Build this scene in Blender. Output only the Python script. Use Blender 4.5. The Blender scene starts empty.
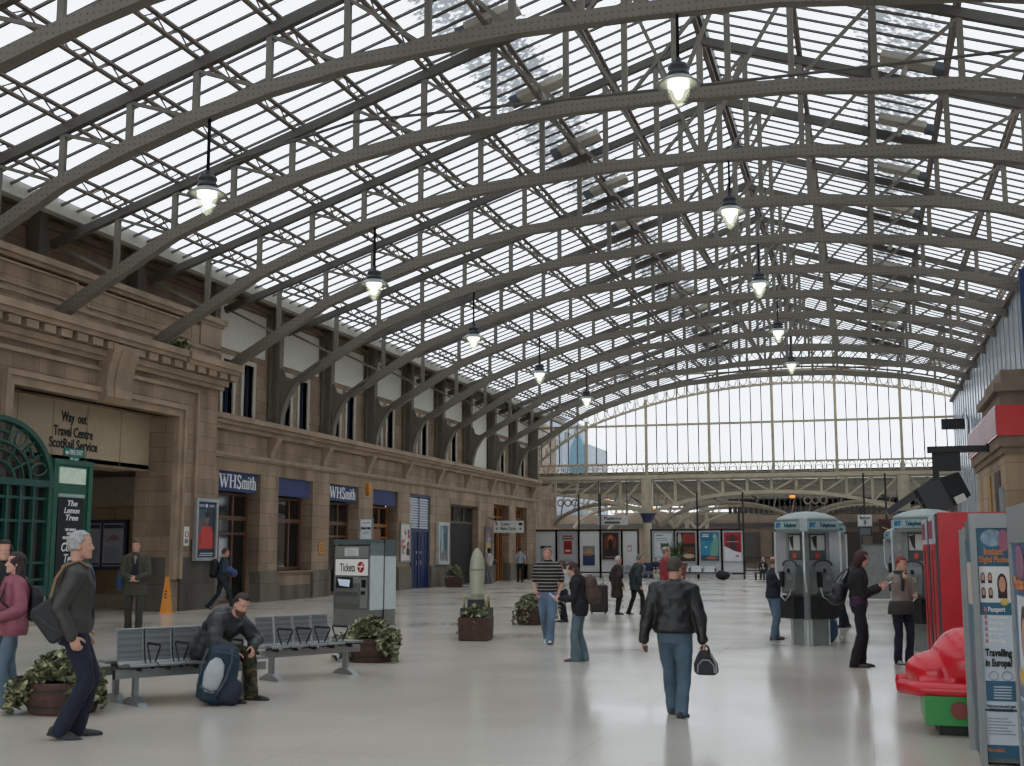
import bpy, bmesh, math, random
from mathutils import Vector as V, Matrix, Euler
random.seed(7)
C = bpy.context.scene.collection
PI = math.pi

# ---------------------------------------------------------------- camera
F, EYE = 1200.0, 1.7
PITCH = math.atan((550.3-383)/F)
YAW = math.atan((866-512)/math.hypot(F, 167.3))
cy_, sy_, cp_, sp_ = math.cos(YAW), math.sin(YAW), math.cos(PITCH), math.sin(PITCH)
FWD = V((-sy_*cp_, cy_*cp_, sp_)); RIGHT = V((cy_, sy_, 0)); UP = RIGHT.cross(FWD)
CAM = V((0, 0, EYE))
def ground(px, py, z=0.0):
    """world point at height z seen along a given sight line (used to survey where things stand)"""
    d = FWD*F + RIGHT*(px-512) - UP*(py-383)
    return CAM + d*((z-EYE)/d.z)
def rise(px, foot, top):
    """standing height of something whose foot is on the floor"""
    p = ground(px, foot); r = math.hypot(p.x, p.y)
    d = FWD*F + RIGHT*(px-512) - UP*(top-383)
    return EYE + d.z*r/math.hypot(d.x, d.y)
cd = bpy.data.cameras.new('camera'); cam = bpy.data.objects.new('camera', cd); C.objects.link(cam)
cam.location = CAM; cam.rotation_euler = (PI/2+PITCH, 0, YAW)
cd.sensor_width = 36; cd.lens = F/1024*36; cd.clip_start = 0.1; cd.clip_end = 500
bpy.context.scene.camera = cam

# ---------------------------------------------------------------- materials
def lin(c):
    if isinstance(c, str): c = [int(c[i:i+2], 16)/255 for i in (0, 2, 4)]
    return tuple(x/12.92 if x <= .04045 else ((x+.055)/1.055)**2.4 for x in c)
_mc = {}
def M(col, rough=.6, metal=0., noise=.12, scale=6., bump=0., emit=0., spec=.5, key=None):
    k = (col if isinstance(col, str) else tuple(col), rough, metal, noise, scale, bump, emit, spec)
    if k in _mc: return _mc[k]
    m = bpy.data.materials.new('mat'); m.use_nodes = True; nt = m.node_tree; b = nt.nodes['Principled BSDF']
    c = lin(col)
    b.inputs['Roughness'].default_value = rough; b.inputs['Metallic'].default_value = metal
    b.inputs['Specular IOR Level'].default_value = spec
    tc = nt.nodes.new('ShaderNodeTexCoord'); n = nt.nodes.new('ShaderNodeTexNoise')
    n.inputs['Scale'].default_value = scale; n.inputs['Detail'].default_value = 4
    nt.links.new(tc.outputs['Object'], n.inputs['Vector'])
    r = nt.nodes.new('ShaderNodeValToRGB')
    r.color_ramp.elements[0].position = .3; r.color_ramp.elements[1].position = .7
    r.color_ramp.elements[0].color = tuple(x*(1-noise) for x in c)+(1,)
    r.color_ramp.elements[1].color = tuple(min(1, x*(1+noise)) for x in c)+(1,)
    nt.links.new(n.outputs['Fac'], r.inputs['Fac']); nt.links.new(r.outputs['Color'], b.inputs['Base Color'])
    if bump:
        bp = nt.nodes.new('ShaderNodeBump'); bp.inputs['Strength'].default_value = bump; bp.inputs['Distance'].default_value = .02
        nt.links.new(n.outputs['Fac'], bp.inputs['Height']); nt.links.new(bp.outputs['Normal'], b.inputs['Normal'])
    if emit:
        nt.links.new(r.outputs['Color'], b.inputs['Emission Color']); b.inputs['Emission Strength'].default_value = emit
    _mc[k] = m; return m
def stone(name, col, plane='yz', bw=.95, bh=.42, dark=.72, grime=.35):
    m = bpy.data.materials.new(name); m.use_nodes = True; nt = m.node_tree; b = nt.nodes['Principled BSDF']; L = nt.links.new
    b.inputs['Roughness'].default_value = .85; b.inputs['Specular IOR Level'].default_value = .2
    tc = nt.nodes.new('ShaderNodeTexCoord'); sp = nt.nodes.new('ShaderNodeSeparateXYZ'); cb = nt.nodes.new('ShaderNodeCombineXYZ')
    L(tc.outputs['Object'], sp.inputs[0])
    ux = nt.nodes.new('ShaderNodeMath'); L(sp.outputs['X'], ux.inputs[0]); L(sp.outputs['Y'], ux.inputs[1]); L(ux.outputs[0], cb.inputs[0]); L(sp.outputs['Z'], cb.inputs[1])
    br = nt.nodes.new('ShaderNodeTexBrick'); L(cb.outputs[0], br.inputs['Vector'])
    br.inputs['Scale'].default_value = 1; br.inputs['Brick Width'].default_value = bw; br.inputs['Row Height'].default_value = bh
    br.inputs['Mortar Size'].default_value = .008; br.inputs['Bias'].default_value = 0
    c = lin(col)
    br.inputs['Color1'].default_value = tuple(x*1.12 for x in c)+(1,); br.inputs['Color2'].default_value = (c[0]*.86, c[1]*.83, c[2]*.8, 1)
    br.inputs['Mortar'].default_value = tuple(x*dark*.7 for x in c)+(1,)
    n = nt.nodes.new('ShaderNodeTexNoise'); n.inputs['Scale'].default_value = .7; n.inputs['Detail'].default_value = 7
    mp = nt.nodes.new('ShaderNodeMapping'); mp.inputs['Scale'].default_value = (1.6, 1.6, .5); L(tc.outputs['Object'], mp.inputs[0]); L(mp.outputs[0], n.inputs['Vector'])
    rp = nt.nodes.new('ShaderNodeMapRange'); rp.inputs[1].default_value = .4; rp.inputs[2].default_value = .68; rp.inputs[3].default_value = 1.; rp.inputs[4].default_value = 1-grime
    L(n.outputs['Fac'], rp.inputs[0])
    mx = nt.nodes.new('ShaderNodeMixRGB'); mx.blend_type = 'MULTIPLY'; mx.inputs[0].default_value = 1
    L(br.outputs['Color'], mx.inputs[1]); L(rp.outputs[0], mx.inputs[2]); L(mx.outputs[0], b.inputs['Base Color'])
    return m
def glass(name, tint=(.93, .97, 1), opac=.1, gloss=.06, dirt=0., strips=(), body=(.75, .8, .85), sharp=1.0):
    m = bpy.data.materials.new(name); m.use_nodes = True; nt = m.node_tree; nt.nodes.clear(); L = nt.links.new
    out = nt.nodes.new('ShaderNodeOutputMaterial')
    tr = nt.nodes.new('ShaderNodeBsdfTransparent'); tr.inputs[0].default_value = tint+(1,)
    gl = nt.nodes.new('ShaderNodeBsdfGlossy'); gl.inputs['Roughness'].default_value = .05
    df = nt.nodes.new('ShaderNodeBsdfTranslucent'); df.inputs[0].default_value = body+(1,)
    m1 = nt.nodes.new('ShaderNodeMixShader'); m1.inputs[0].default_value = gloss; L(tr.outputs[0], m1.inputs[1]); L(gl.outputs[0], m1.inputs[2])
    m2 = nt.nodes.new('ShaderNodeMixShader'); m2.inputs[0].default_value = opac; L(m1.outputs[0], m2.inputs[1]); L(df.outputs[0], m2.inputs[2])
    last = m2
    if dirt or strips:
        tc = nt.nodes.new('ShaderNodeTexCoord')
        n = nt.nodes.new('ShaderNodeTexNoise'); n.inputs['Scale'].default_value = 6.5; n.inputs['Detail'].default_value = 5
        L(tc.outputs['Object'], n.inputs['Vector'])
        val = n.outputs['Fac']
        if strips:
            sp = nt.nodes.new('ShaderNodeSeparateXYZ'); L(tc.outputs['Object'], sp.inputs[0])
            for x, w, s in strips:
                a = nt.nodes.new('ShaderNodeMath'); a.operation = 'SUBTRACT'; a.inputs[1].default_value = x; L(sp.outputs['X'], a.inputs[0])
                ab = nt.nodes.new('ShaderNodeMath'); ab.operation = 'ABSOLUTE'; L(a.outputs[0], ab.inputs[0])
                rg = nt.nodes.new('ShaderNodeMapRange'); rg.inputs[1].default_value = w*.5; rg.inputs[2].default_value = w; rg.inputs[3].default_value = s; rg.inputs[4].default_value = 0
                L(ab.outputs[0], rg.inputs[0])
                ad = nt.nodes.new('ShaderNodeMath'); L(val, ad.inputs[0]); L(rg.outputs[0], ad.inputs[1]); val = ad.outputs[0]
        r = nt.nodes.new('ShaderNodeMapRange'); r.inputs[1].default_value = .68; r.inputs[2].default_value = .8; r.inputs[3].default_value = 0; r.inputs[4].default_value = dirt
        L(val, r.inputs[0])
        dk = nt.nodes.new('ShaderNodeBsdfDiffuse'); dk.inputs[0].default_value = (.05, .055, .055, 1)
        m3 = nt.nodes.new('ShaderNodeMixShader'); L(r.outputs[0], m3.inputs[0]); L(m2.outputs[0], m3.inputs[1]); L(dk.outputs[0], m3.inputs[2]); last = m3
    L(last.outputs[0], out.inputs[0]); return m

# ---------------------------------------------------------------- mesh builder
class MB:
    def __init__(s): s.v = []; s.f = []; s.mi = []; s.m = 0
    def add(s, vs, fs):
        o = len(s.v); s.v += [tuple(p) for p in vs]
        for f in fs: s.f.append([i+o for i in f]); s.mi.append(s.m)
        return s
    def mat(s, i): s.m = i; return s
    def box(s, x0, x1, y0, y1, z0, z1):
        p = [(x, y, z) for z in (z0, z1) for y in (y0, y1) for x in (x0, x1)]
        return s.add(p, [(0, 2, 3, 1), (4, 5, 7, 6), (0, 1, 5, 4), (2, 6, 7, 3), (0, 4, 6, 2), (1, 3, 7, 5)])
    def bar(s, a, b, w, h, up=(0, 0, 1)):
        a, b = V(a), V(b); d = (b-a).normalized(); u = V(up)
        x = d.cross(u)
        if x.length < 1e-4: x = d.cross(V((0, 1, 0)))
        x.normalize(); u = x.cross(d)
        p = [q+x*sx*w/2+u*su*h/2 for q in (a, b) for su in (-1, 1) for sx in (-1, 1)]
        return s.add(p, [(0, 1, 3, 2), (4, 6, 7, 5), (0, 4, 5, 1), (2, 3, 7, 6), (0, 2, 6, 4), (1, 5, 7, 3)])
    def rings(s, rings, cap=True, closed=False):
        n = len(rings[0]); vs = [p for r in rings for p in r]; fs = []
        k = len(rings)
        for i in range(k if closed else k-1):
            j = (i+1) % k
            for q in range(n): fs.append((i*n+q, i*n+(q+1) % n, j*n+(q+1) % n, j*n+q))
        if cap and not closed: fs.append(tuple(range(n))[::-1]); fs.append(tuple((k-1)*n+q for q in range(n)))
        return s.add(vs, fs)
    def tube(s, pts, r, n=10, rx=None, cap=True, up=(0, 0, 1)):
        pts = [V(p) for p in pts]; rs = r if isinstance(r, (list, tuple)) else [r]*len(pts)
        out = []; px = None
        for i, p in enumerate(pts):
            d = (pts[min(i+1, len(pts)-1)]-pts[max(i-1, 0)]).normalized()
            if px is None:
                x = d.cross(V(up))
                if x.length < 1e-3: x = d.cross(V((0, 1, 0)))
            else: x = px-d*px.dot(d)
            x.normalize(); px = x; y = x.cross(d)
            a = rs[i]; bx = a if rx is None else rx[i]
            out.append([p+x*bx*math.cos(t)+y*a*math.sin(t) for t in [2*PI*q/n for q in range(n)]])
        return s.rings(out, cap)
    def lathe(s, prof, c=(0, 0, 0), n=20, sx=1., sy=1., cap=True):
        out = [[(c[0]+r*sx*math.cos(2*PI*q/n), c[1]+r*sy*math.sin(2*PI*q/n), c[2]+z) for q in range(n)] for r, z in prof]
        return s.rings(out, cap)
    def ball(s, c, r, n=12, rot=None):
        if not isinstance(r, (list, tuple)): r = (r, r, r)
        rg = []
        for i in range(1, n//2+2):
            t = PI*(i-.5)/(n//2+1)
            ring = [V((r[0]*math.sin(t)*math.cos(2*PI*q/n), r[1]*math.sin(t)*math.sin(2*PI*q/n), -r[2]*math.cos(t))) for q in range(n)]
            if rot is not None: ring = [rot @ p for p in ring]
            rg.append([p+V(c) for p in ring])
        return s.rings(rg)
    def prism(s, poly, axis, a, b):
        """poly: 2-D points; axis x -> (y,z), y -> (x,z), z -> (x,y)"""
        def P(u, w, t): return (t, u, w) if axis == 'x' else ((u, t, w) if axis == 'y' else (u, w, t))
        return s.rings([[P(u, w, a) for u, w in poly], [P(u, w, b) for u, w in poly]])
    def quad(s, a, b, c, d): return s.add([a, b, c, d], [(0, 1, 2, 3)])
    def xf(s, mtx):
        s.v = [tuple(mtx @ V(p)) for p in s.v]; return s
    def build(s, name, mats, parent=None, smooth=False, fix=True):
        me = bpy.data.meshes.new(name); me.from_pydata(s.v, [], s.f)
        if not isinstance(mats, (list, tuple)): mats = [mats]
        for m in mats: me.materials.append(m)
        if len(mats) > 1: me.polygons.foreach_set('material_index', s.mi)
        if fix:
            bm = bmesh.new(); bm.from_mesh(me); bmesh.ops.recalc_face_normals(bm, faces=bm.faces); bm.to_mesh(me); bm.free()
        if smooth: me.polygons.foreach_set('use_smooth', [True]*len(me.polygons))
        o = bpy.data.objects.new(name, me); C.objects.link(o)
        if parent: o.parent = parent
        return o
def tag(o, label=None, cat=None, group=None, kind=None):
    for k, v in (('label', label), ('category', cat), ('group', group), ('kind', kind)):
        if v: o[k] = v
    return o
def empty(name, loc=(0, 0, 0), rz=0, label=None, cat=None, group=None, kind=None):
    o = bpy.data.objects.new(name, None); C.objects.link(o); o.location = loc; o.rotation_euler = (0, 0, rz); o.empty_display_size = .1
    return tag(o, label, cat, group, kind)
def struct(mb, name, mats, parent=None, smooth=False):
    o = mb.build(name, mats, parent, smooth)
    if not parent: o['kind'] = 'structure'
    return o
def copy_tree(o, parent=None):
    c = o.copy(); C.objects.link(c)
    if parent: c.parent = parent
    for ch in list(o.children): copy_tree(ch, c)
    return c
ALONG_Y = Euler((PI/2, 0, PI/2))     # lettering on a wall that faces +X
FRONT = Euler((PI/2, 0, 0))          # lettering that faces -Y
FACE_L = Euler((PI/2, 0, -PI/2))     # lettering that faces -X
def text(body, size, loc, rot, m, parent=None, width=None, bold=0., name='lettering', align='CENTER', shear=0., space=1.0):
    cu = bpy.data.curves.new(name, 'FONT'); cu.body = body; cu.size = size; cu.align_x = align; cu.align_y = 'CENTER'
    cu.extrude = .004; cu.offset = bold; cu.shear = shear; cu.space_line = space; cu.resolution_u = 3
    cu.materials.append(m); o = bpy.data.objects.new(name, cu); C.objects.link(o)
    o.location = loc; o.rotation_euler = rot
    if width:
        bpy.context.view_layer.update()
        if o.dimensions.x > 1e-6: o.scale.x = width/o.dimensions.x
    bpy.context.view_layer.update()
    me = bpy.data.meshes.new_from_object(o.evaluated_get(bpy.context.evaluated_depsgraph_get()))
    q = bpy.data.objects.new(name, me); C.objects.link(q); q.location = o.location; q.rotation_euler = o.rotation_euler; q.scale = o.scale
    bpy.data.objects.remove(o); o = q
    if parent: o.parent = parent
    return o
SKY = 1.85

STEEL = M('635d51', .55, .0, .12, 3.)
STEELD = M('4a453d', .6, 0, .12, 3.)
CREAM = M('b3a78f', .6, 0, .12, 2.)
SAND = stone('sandstone', '9b8671', grime=.42)
SANDX = stone('sandstone_x', 'b39c80', 'xz')
SANDP = M('9c8772', .85, 0, .2, 1.5, spec=.2)
SANDD = M('83715f', .85, 0, .2, 1.5, spec=.2)
PLINTH = stone('plinth_stone', '746d61', 'yz', 1.2, .6, grime=.45)
NAVY = M('1b2a55', .4); WOOD = M('5c3a26', .5, 0, .25, 8.); WOODO = M('8a5428', .45, 0, .3, 7.)
BLACK = M('0d0d0f', .5); DARK = M('1c1b1b', .6); WHITE = M('d9d6cc', .7, noise=.05)
GREY = M('7d7f7e', .45); LGREY = M('a9acaa', .45); SILVER = M('b5b8b8', .3, .85, .05)
GREEN = M('14463a', .45); RED = M('c2121c', .35, noise=.06)
PANE = glass('shop_pane', (.55, .58, .6), .02, .12)
ROOFG = glass('roof_glass', (.95, .975, 1.), .08, .03, dirt=.78, strips=((-7.95, 1.2, .32), (1.15, 1.15, .29)))
GABG = glass('gable_glass', (.96, .98, 1.), .1, .03)

# ---------------------------------------------------------------- geometry constants of the hall
XW = -19.4; RX, RZ, SL = -3.5, 14.3, .335
YG = 74.6; BAY = 4.2; Y0 = 37.0
def roofz(x): return RZ-SL*abs(x-RX)
XR = 5.2

# floor
m = bpy.data.materials.new('terrazzo'); m.use_nodes = True; nt = m.node_tree; b = nt.nodes['Principled BSDF']; L = nt.links.new
tc = nt.nodes.new('ShaderNodeTexCoord'); n1 = nt.nodes.new('ShaderNodeTexNoise'); n1.inputs['Scale'].default_value = 40; n1.inputs['Detail'].default_value = 3
n2 = nt.nodes.new('ShaderNodeTexNoise'); n2.inputs['Scale'].default_value = .35; n2.inputs['Detail'].default_value = 5
L(tc.outputs['Object'], n1.inputs['Vector']); L(tc.outputs['Object'], n2.inputs['Vector'])
br = nt.nodes.new('ShaderNodeTexBrick'); br.offset = 0; br.inputs['Scale'].default_value = 1; br.inputs['Brick Width'].default_value = 2.4; br.inputs['Row Height'].default_value = 2.4; br.inputs['Mortar Size'].default_value = .006
base = lin('cac2b5')
br.inputs['Color1'].default_value = base+(1,); br.inputs['Color2'].default_value = tuple(x*.95 for x in base)+(1,); br.inputs['Mortar'].default_value = tuple(x*.82 for x in base)+(1,)
L(tc.outputs['Object'], br.inputs['Vector'])
r1 = nt.nodes.new('ShaderNodeMapRange'); r1.inputs[1].default_value = .3; r1.inputs[2].default_value = .7; r1.inputs[3].default_value = .93; r1.inputs[4].default_value = 1.03; L(n1.outputs['Fac'], r1.inputs[0])
mx = nt.nodes.new('ShaderNodeMixRGB'); mx.blend_type = 'MULTIPLY'; mx.inputs[0].default_value = 1; L(br.outputs['Color'], mx.inputs[1]); L(r1.outputs[0], mx.inputs[2])
L(mx.outputs[0], b.inputs['Base Color'])
r2 = nt.nodes.new('ShaderNodeMapRange'); r2.inputs[1].default_value = .3; r2.inputs[2].default_value = .7; r2.inputs[3].default_value = .12; r2.inputs[4].default_value = .24; L(n2.outputs['Fac'], r2.inputs[0])
L(r2.outputs[0], b.inputs['Roughness']); b.inputs['Specular IOR Level'].default_value = .5
FLOOR = m
struct(MB().box(-30, 14, -8, 140, -.3, 0), 'floor', FLOOR)

# ---------------------------------------------------------------- wall_left: long shop wall with openings
OPEN = [(33.6, 36.35, 0, 4.2), (37.65, 40.35, 1.0, 4.2), (41.8, 44.55, 0, 4.2), (46.0, 48.75, 0, 4.2), (50.2, 52.85, 0, 4.2), (55.7, 60.1, 0, 3.95), (62.9, 65.8, 0, 4.2), (67.2, 69.6, 0, 4.2)]
YB = 32.2; XB = -18.7
wl = MB(); prev = YB-1
for a, b_, z0, z1 in OPEN:
    wl.box(XW-.55, XW, prev, a, 0, 5.75)
    wl.box(XW-.55, XW, a, b_, z1, 5.75)
    if z0: wl.box(XW-.55, XW, a, b_, 0, z0)
    prev = b_
wl.box(XW-.55, XW, prev, 71.6, 0, 5.75); wl.box(-20.9, -20.35, 71.6, YG+6, 0, 10.1); wl.box(-20.5, XW-.5, 71.4, 71.58, 0, 5.7)
# upper storey: piers, sills and heads around pairs of windows
st = [Y0+BAY*k for k in range(0, 9)]; bays = [(32.9, Y0)] + [(st[i], st[i+1]) for i in range(8)] + [(st[-1], 71.6)]
wins = []
XU = XW-.15
for i, (a, b_) in enumerate(bays):
    full = abs(a-(Y0+BAY*5)) < .1
    w0, w1 = a+.95, a+1.6; w2, w3 = a+2.3, a+2.95
    if i == len(bays)-1: w0, w1, w2, w3 = a+.6, a+1.2, a+1.8, a+2.4
    if full or i == len(bays)-1:
        wl.box(XU-.4, XU, a, b_, 5.75, 10.1); continue
    for p, q in ((a, w0), (w1, w2), (w3, b_)): wl.box(XU-.4, XU, p, q, 5.75, 7.8)
    wl.box(XU-.4, XU, a, b_, 7.8, 10.1)
    wins += [(w0, w1), (w2, w3)]
wl.box(XU-.4, XU, -6, 32.9, 5.75, 10.1)
struct(wl, 'wall_left', SAND)
pl = MB(); prev = YB
for a, b_, z0, z1 in OPEN:
    pl.box(XW-.3, XW+.1, prev-.03, a+.03, 0, .9); pl.box(XW-.3, XW+.06, prev-.02, a+.02, .9, 1.0)
    if z0: pl.box(XW-.3, XW+.02, a+.04, b_-.04, 0, .5)
    prev = b_
pl.box(XW-.3, XW+.1, prev, 71.63, 0, .9)
struct(pl, 'baseboard_left', PLINTH)
led = MB().box(XW-.2, XW+.42, YB, 71.7, 5.78, 5.95).box(XW-.2, XW+.3, YB, 71.7, 5.66, 5.78).box(XW-.2, XW+.16, YB, 71.7, 5.5, 5.66)
struct(led, 'trim_1', SANDP)
struct(MB().box(XW-.2, XW+.1, YB, 71.7, 4.68, 4.8).box(XW-.2, XW+.06, YB, 71.7, 4.62, 4.68), 'trim_2', SANDP)
cor = None
for k in range(9):
    mb = MB().prism([(0, 0), (.12, .02), (.2, .25), (.34, .5), (.36, .62), (0, .62)], 'y', -.16, .16).prism([(0, -.06), (.1, -.06), (.12, .02), (0, .02)], 'y', -.13, .13)
    if cor is None:
        cor = mb.build('trim_bracket', SANDP); o = cor
    else: o = cor.copy(); C.objects.link(o)
    o.location = (XW, Y0+BAY*k-.05, 4.88); o['kind'] = 'structure'
# windows upstairs
for i, (a, b_) in enumerate(wins):
    root = empty('window_%d' % (i+1), (0, 0, 0), kind='structure')
    f = MB()
    for p, q, z0, z1 in ((a-.16, a, 5.9, 7.95), (b_, b_+.16, 5.9, 7.95), (a, b_, 7.8, 7.95), (a, b_, 5.9, 6.02)): f.box(XU-.2, XU+.05, p, q, z0, z1)
    f.build('window_frame', M('b8b0a2', .7), root)
    MB().box(XU-.22, XU-.2, a, b_, 6.0, 7.8).build('pane', M('1d2430', .12), root)
    MB().box(XU-.2, XU-.14, a, a+.1, 6.0, 7.8).box(XU-.2, XU-.14, b_-.06, b_, 6., 7.8).build('sash', M('3a4258', .4), root)
# white panels over the upstairs windows
for i, (a, b_) in enumerate(bays):
    full = abs(a-(Y0+BAY*5)) < .1
    if i == len(bays)-1: continue
    z0 = 5.96 if full else 8.15
    struct(MB().box(XU-.02, XU+.05, a+.45, b_-.4, z0, 9.72), 'wall_panel_left', M('d8d5c8', .7, noise=.04))
struct(MB().box(XU-.1, XU+.12, -6, 71.6, 9.75, 9.9).box(XU-.1, XU+.06, -6, 71.6, 9.6, 9.7), 'trim_3', SANDD)
# eaves: soffit boards and gutter fascia
struct(MB().box(XW-.6, -18.25, -6, YG, 10.0, 10.06), 'ceiling_soffit', M('6f6250', .8, 0, .2, 2))
struct(MB().box(-18.3, -18.22, -6, YG, 9.66, 10.05).box(-18.3, -18.05, -6, YG, 9.6, 9.68), 'trim_4', M('9b968a', .7, 0, .2, 1.))

# shopfronts in the openings
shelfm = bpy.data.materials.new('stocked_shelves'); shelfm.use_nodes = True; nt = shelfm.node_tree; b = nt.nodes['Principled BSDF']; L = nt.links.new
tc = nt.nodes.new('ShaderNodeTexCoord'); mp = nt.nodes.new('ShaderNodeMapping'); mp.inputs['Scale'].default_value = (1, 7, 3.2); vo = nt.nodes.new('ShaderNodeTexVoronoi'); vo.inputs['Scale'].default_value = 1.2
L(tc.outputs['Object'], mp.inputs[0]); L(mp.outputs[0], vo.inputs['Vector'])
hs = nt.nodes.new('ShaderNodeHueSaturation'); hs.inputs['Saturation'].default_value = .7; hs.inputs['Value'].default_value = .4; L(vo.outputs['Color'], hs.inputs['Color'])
L(hs.outputs[0], b.inputs['Base Color']); L(hs.outputs[0], b.inputs['Emission Color']); b.inputs['Emission Strength'].default_value = .55  # stock glows by itself, imitating a lit shop interior
XS = XW-.5
def shopfront(n, a, b_, z0, z1, wood, sign=True, door=False, louvre=False):
    root = empty('door_%d' % n if door else 'window_%d' % (60+n), (0, 0, 0), kind='structure')
    top = z1-.65 if sign else z1
    f = MB(); zt = 2.75
    for y in (a+.02, (a+b_)/2+.35, b_-.12): f.box(XS-.06, XS+.04, y, y+.1, z0, top)
    f.box(XS-.06, XS+.05, a, b_, zt-.08, zt+.06).box(XS-.06, XS+.05, a, b_, top-.08, top).box(XS-.06, XS+.05, a, b_, z0, z0+.12)
    if door:
        f.box(XS-.05, XS+.05, (a+b_)/2-.55, (a+b_)/2-.45, z0, zt).box(XS-.05, XS+.05, a, b_, 2.2, 2.28)
    else: f.box(XS-.05, XS+.05, a+.5, a+.58, z0, zt)
    f.build('window_frame', wood, root)
    MB().box(XS-.03, XS-.02, a, b_, z0+.1, top).build('pane', PANE, root)
    g = MB()
    g.box(XS-1.6, XS-1.5, a, b_, 0, z1)
    for zz in (.5, 1.0, 1.5, 2.0): g.box(XS-1.5, XS-1.2, a+.1, b_-.1, zz, zz+.04)
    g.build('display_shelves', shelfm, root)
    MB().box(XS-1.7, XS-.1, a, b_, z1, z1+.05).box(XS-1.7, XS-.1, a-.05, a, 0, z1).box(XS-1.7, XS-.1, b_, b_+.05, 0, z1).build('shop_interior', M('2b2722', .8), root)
    return root
shopfront(1, *OPEN[0], WOOD, door=True); shopfront(2, *OPEN[1], WOOD); shopfront(3, *OPEN[2], WOOD, door=True)
s4 = shopfront(4, *OPEN[3], WOODO, door=True)
MB().box(XS+.05, XS+.07, 46.7, 47.9, .2, 2.6).build('door_panel', M('7a4429', .5, 0, .2, 8), s4)
SERIF = M('e9e9e6', .6, noise=.02)
def sign(a, b_, label, txt):
    root = empty('shop_sign', (XW-.12, (a+b_)/2, 3.9), label=label, cat='sign')
    w = b_-a
    MB().box(-.05, .05, -w/2, w/2, -.32, .32).build('sign_board', M('102a5e', .6, noise=.06), root)
    if txt:
        f = MB(); k = .42; u0 = -w/2+.1; z0 = -.21; sc_ = (w-.2)/3.92
        def ln(a, b_, t): f.bar((.056, u0+a[0]*sc_, z0+a[1]*k), (.056, u0+b_[0]*sc_, z0+b_[1]*k), t*.62, .012, (1, 0, 0))
        def serif(x, y, h=.13): ln((x-h, y), (x+h, y), .05)
        for a, b_, t in (((.12, 1), (.36, 0), .13), ((.36, 0), (.56, .95), .05), ((.5, 1), (.74, 0), .13), ((.74, 0), (.96, 1), .05)): ln(a, b_, t)
        for x in (.12, .52, .96): serif(x, .98)
        for x in (1.22, 1.68): ln((x, 0), (x, 1), .14); serif(x, .98); serif(x, .02)
        ln((1.22, .52), (1.68, .52), .05)
        pts = [(2.3, .8), (2.22, .95), (2.1, 1.0), (1.98, .93), (1.95, .78), (2.02, .63), (2.2, .46), (2.3, .3), (2.28, .12), (2.14, .0), (2.0, .04), (1.93, .22)]
        for a, b_ in zip(pts, pts[1:]): ln(a, b_, .1)
        ln((2.3, .72), (2.3, 1.0), .04); ln((1.93, .0), (1.93, .28), .04)
        for x in (2.5, 2.74, 2.98): ln((x, 0), (x, .62), .1); serif(x, .02, .09)
        for x in (2.5, 2.74): ln((x, .54), (x+.12, .66), .06); ln((x+.12, .66), (x+.24, .56), .07)
        ln((3.18, 0), (3.18, .64), .1); serif(3.18, .02, .1); ln((3.08, .62), (3.2, .62), .05); ln((3.17, .82), (3.17, .94), .11)
        ln((3.4, .1), (3.4, .86), .09); ln((3.28, .62), (3.54, .62), .05); ln((3.4, .1), (3.5, .02), .06); ln((3.5, .02), (3.56, .1), .04)
        ln((3.66, 0), (3.66, 1), .1); serif(3.66, .02, .09); ln((3.56, .98), (3.66, .98), .05); ln((3.9, 0), (3.9, .54), .1); serif(3.9, .02, .09); ln((3.66, .54), (3.78, .66), .06); ln((3.78, .66), (3.9, .54), .07)
        f.build('lettering', SERIF, root)
    return root
sign(33.62, 36.2, 'blue shop sign with white lettering over the door beside the stone portal', True)
sign(37.65, 40.2, 'plain blue sign board between the two lettered shop signs', False)
sign(41.8, 44.4, 'blue shop sign with white lettering behind the ticket machine', True)
sign(46.0, 48.6, 'plain blue sign board beside the yellow alarm box and louvred door', False)
# stone sill of the second shop window
struct(MB().box(XW-.55, XW+.08, 37.6, 40.4, .92, 1.0), 'trim_5', SANDD)
XD = XW-.16
# louvred blue door
d5 = empty('door_5', (0, 0, 0), kind='structure'); a, b_ = 50.2, 52.85
MB().box(XD-.1, XD, a, b_, 0, 4.2).build('door_backing', M('10131f', .6), d5)
f = MB()
for y in (a, (a+b_)/2-.06, b_-.12): f.box(XD, XD+.1, y, y+.12, 0, 4.2)
f.box(XD, XD+.105, a, b_, 2.52, 2.66).box(XD, XD+.105, a, b_, 4.08, 4.2).build('door_frame', NAVY, d5)
f = MB()
for y0, y1 in ((a+.12, (a+b_)/2-.06), ((a+b_)/2+.06, b_-.12)):
    f.box(XD, XD+.05, y0, y1, 0, 2.55)
    f.box(XD+.05, XD+.075, y0+.3, y0+.34, .1, 2.4).box(XD+.05, XD+.075, y1-.34, y1-.3, .1, 2.4)
f.build('door_leaf', M('14234f', .5), d5)
f = MB()
for y0, y1 in ((a+.14, (a+b_)/2-.08), ((a+b_)/2+.08, b_-.14)):
    for k in range(12):
        z = 2.7+k*.115; f.add([(XD+.02, y0, z+.1), (XD+.02, y1, z+.1), (XD+.09, y1, z), (XD+.09, y0, z)], [(0, 1, 2, 3)]); f.box(XD+.08, XD+.1, y0, y1, z-.015, z+.055)
f.build('louvre', M('c3c6ce', .5), d5)
f = MB()
for y in ((a+b_)/2-.25, (a+b_)/2+.25): f.bar((XD+.09, y, 1.05), (XD+.09, y, 1.25), .03, .03); f.bar((XD+.09, y, 1.55), (XD+.09, y, 1.65), .05, .05)
f.build('door_handle', LGREY, d5)
XD = XW-.4
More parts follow.
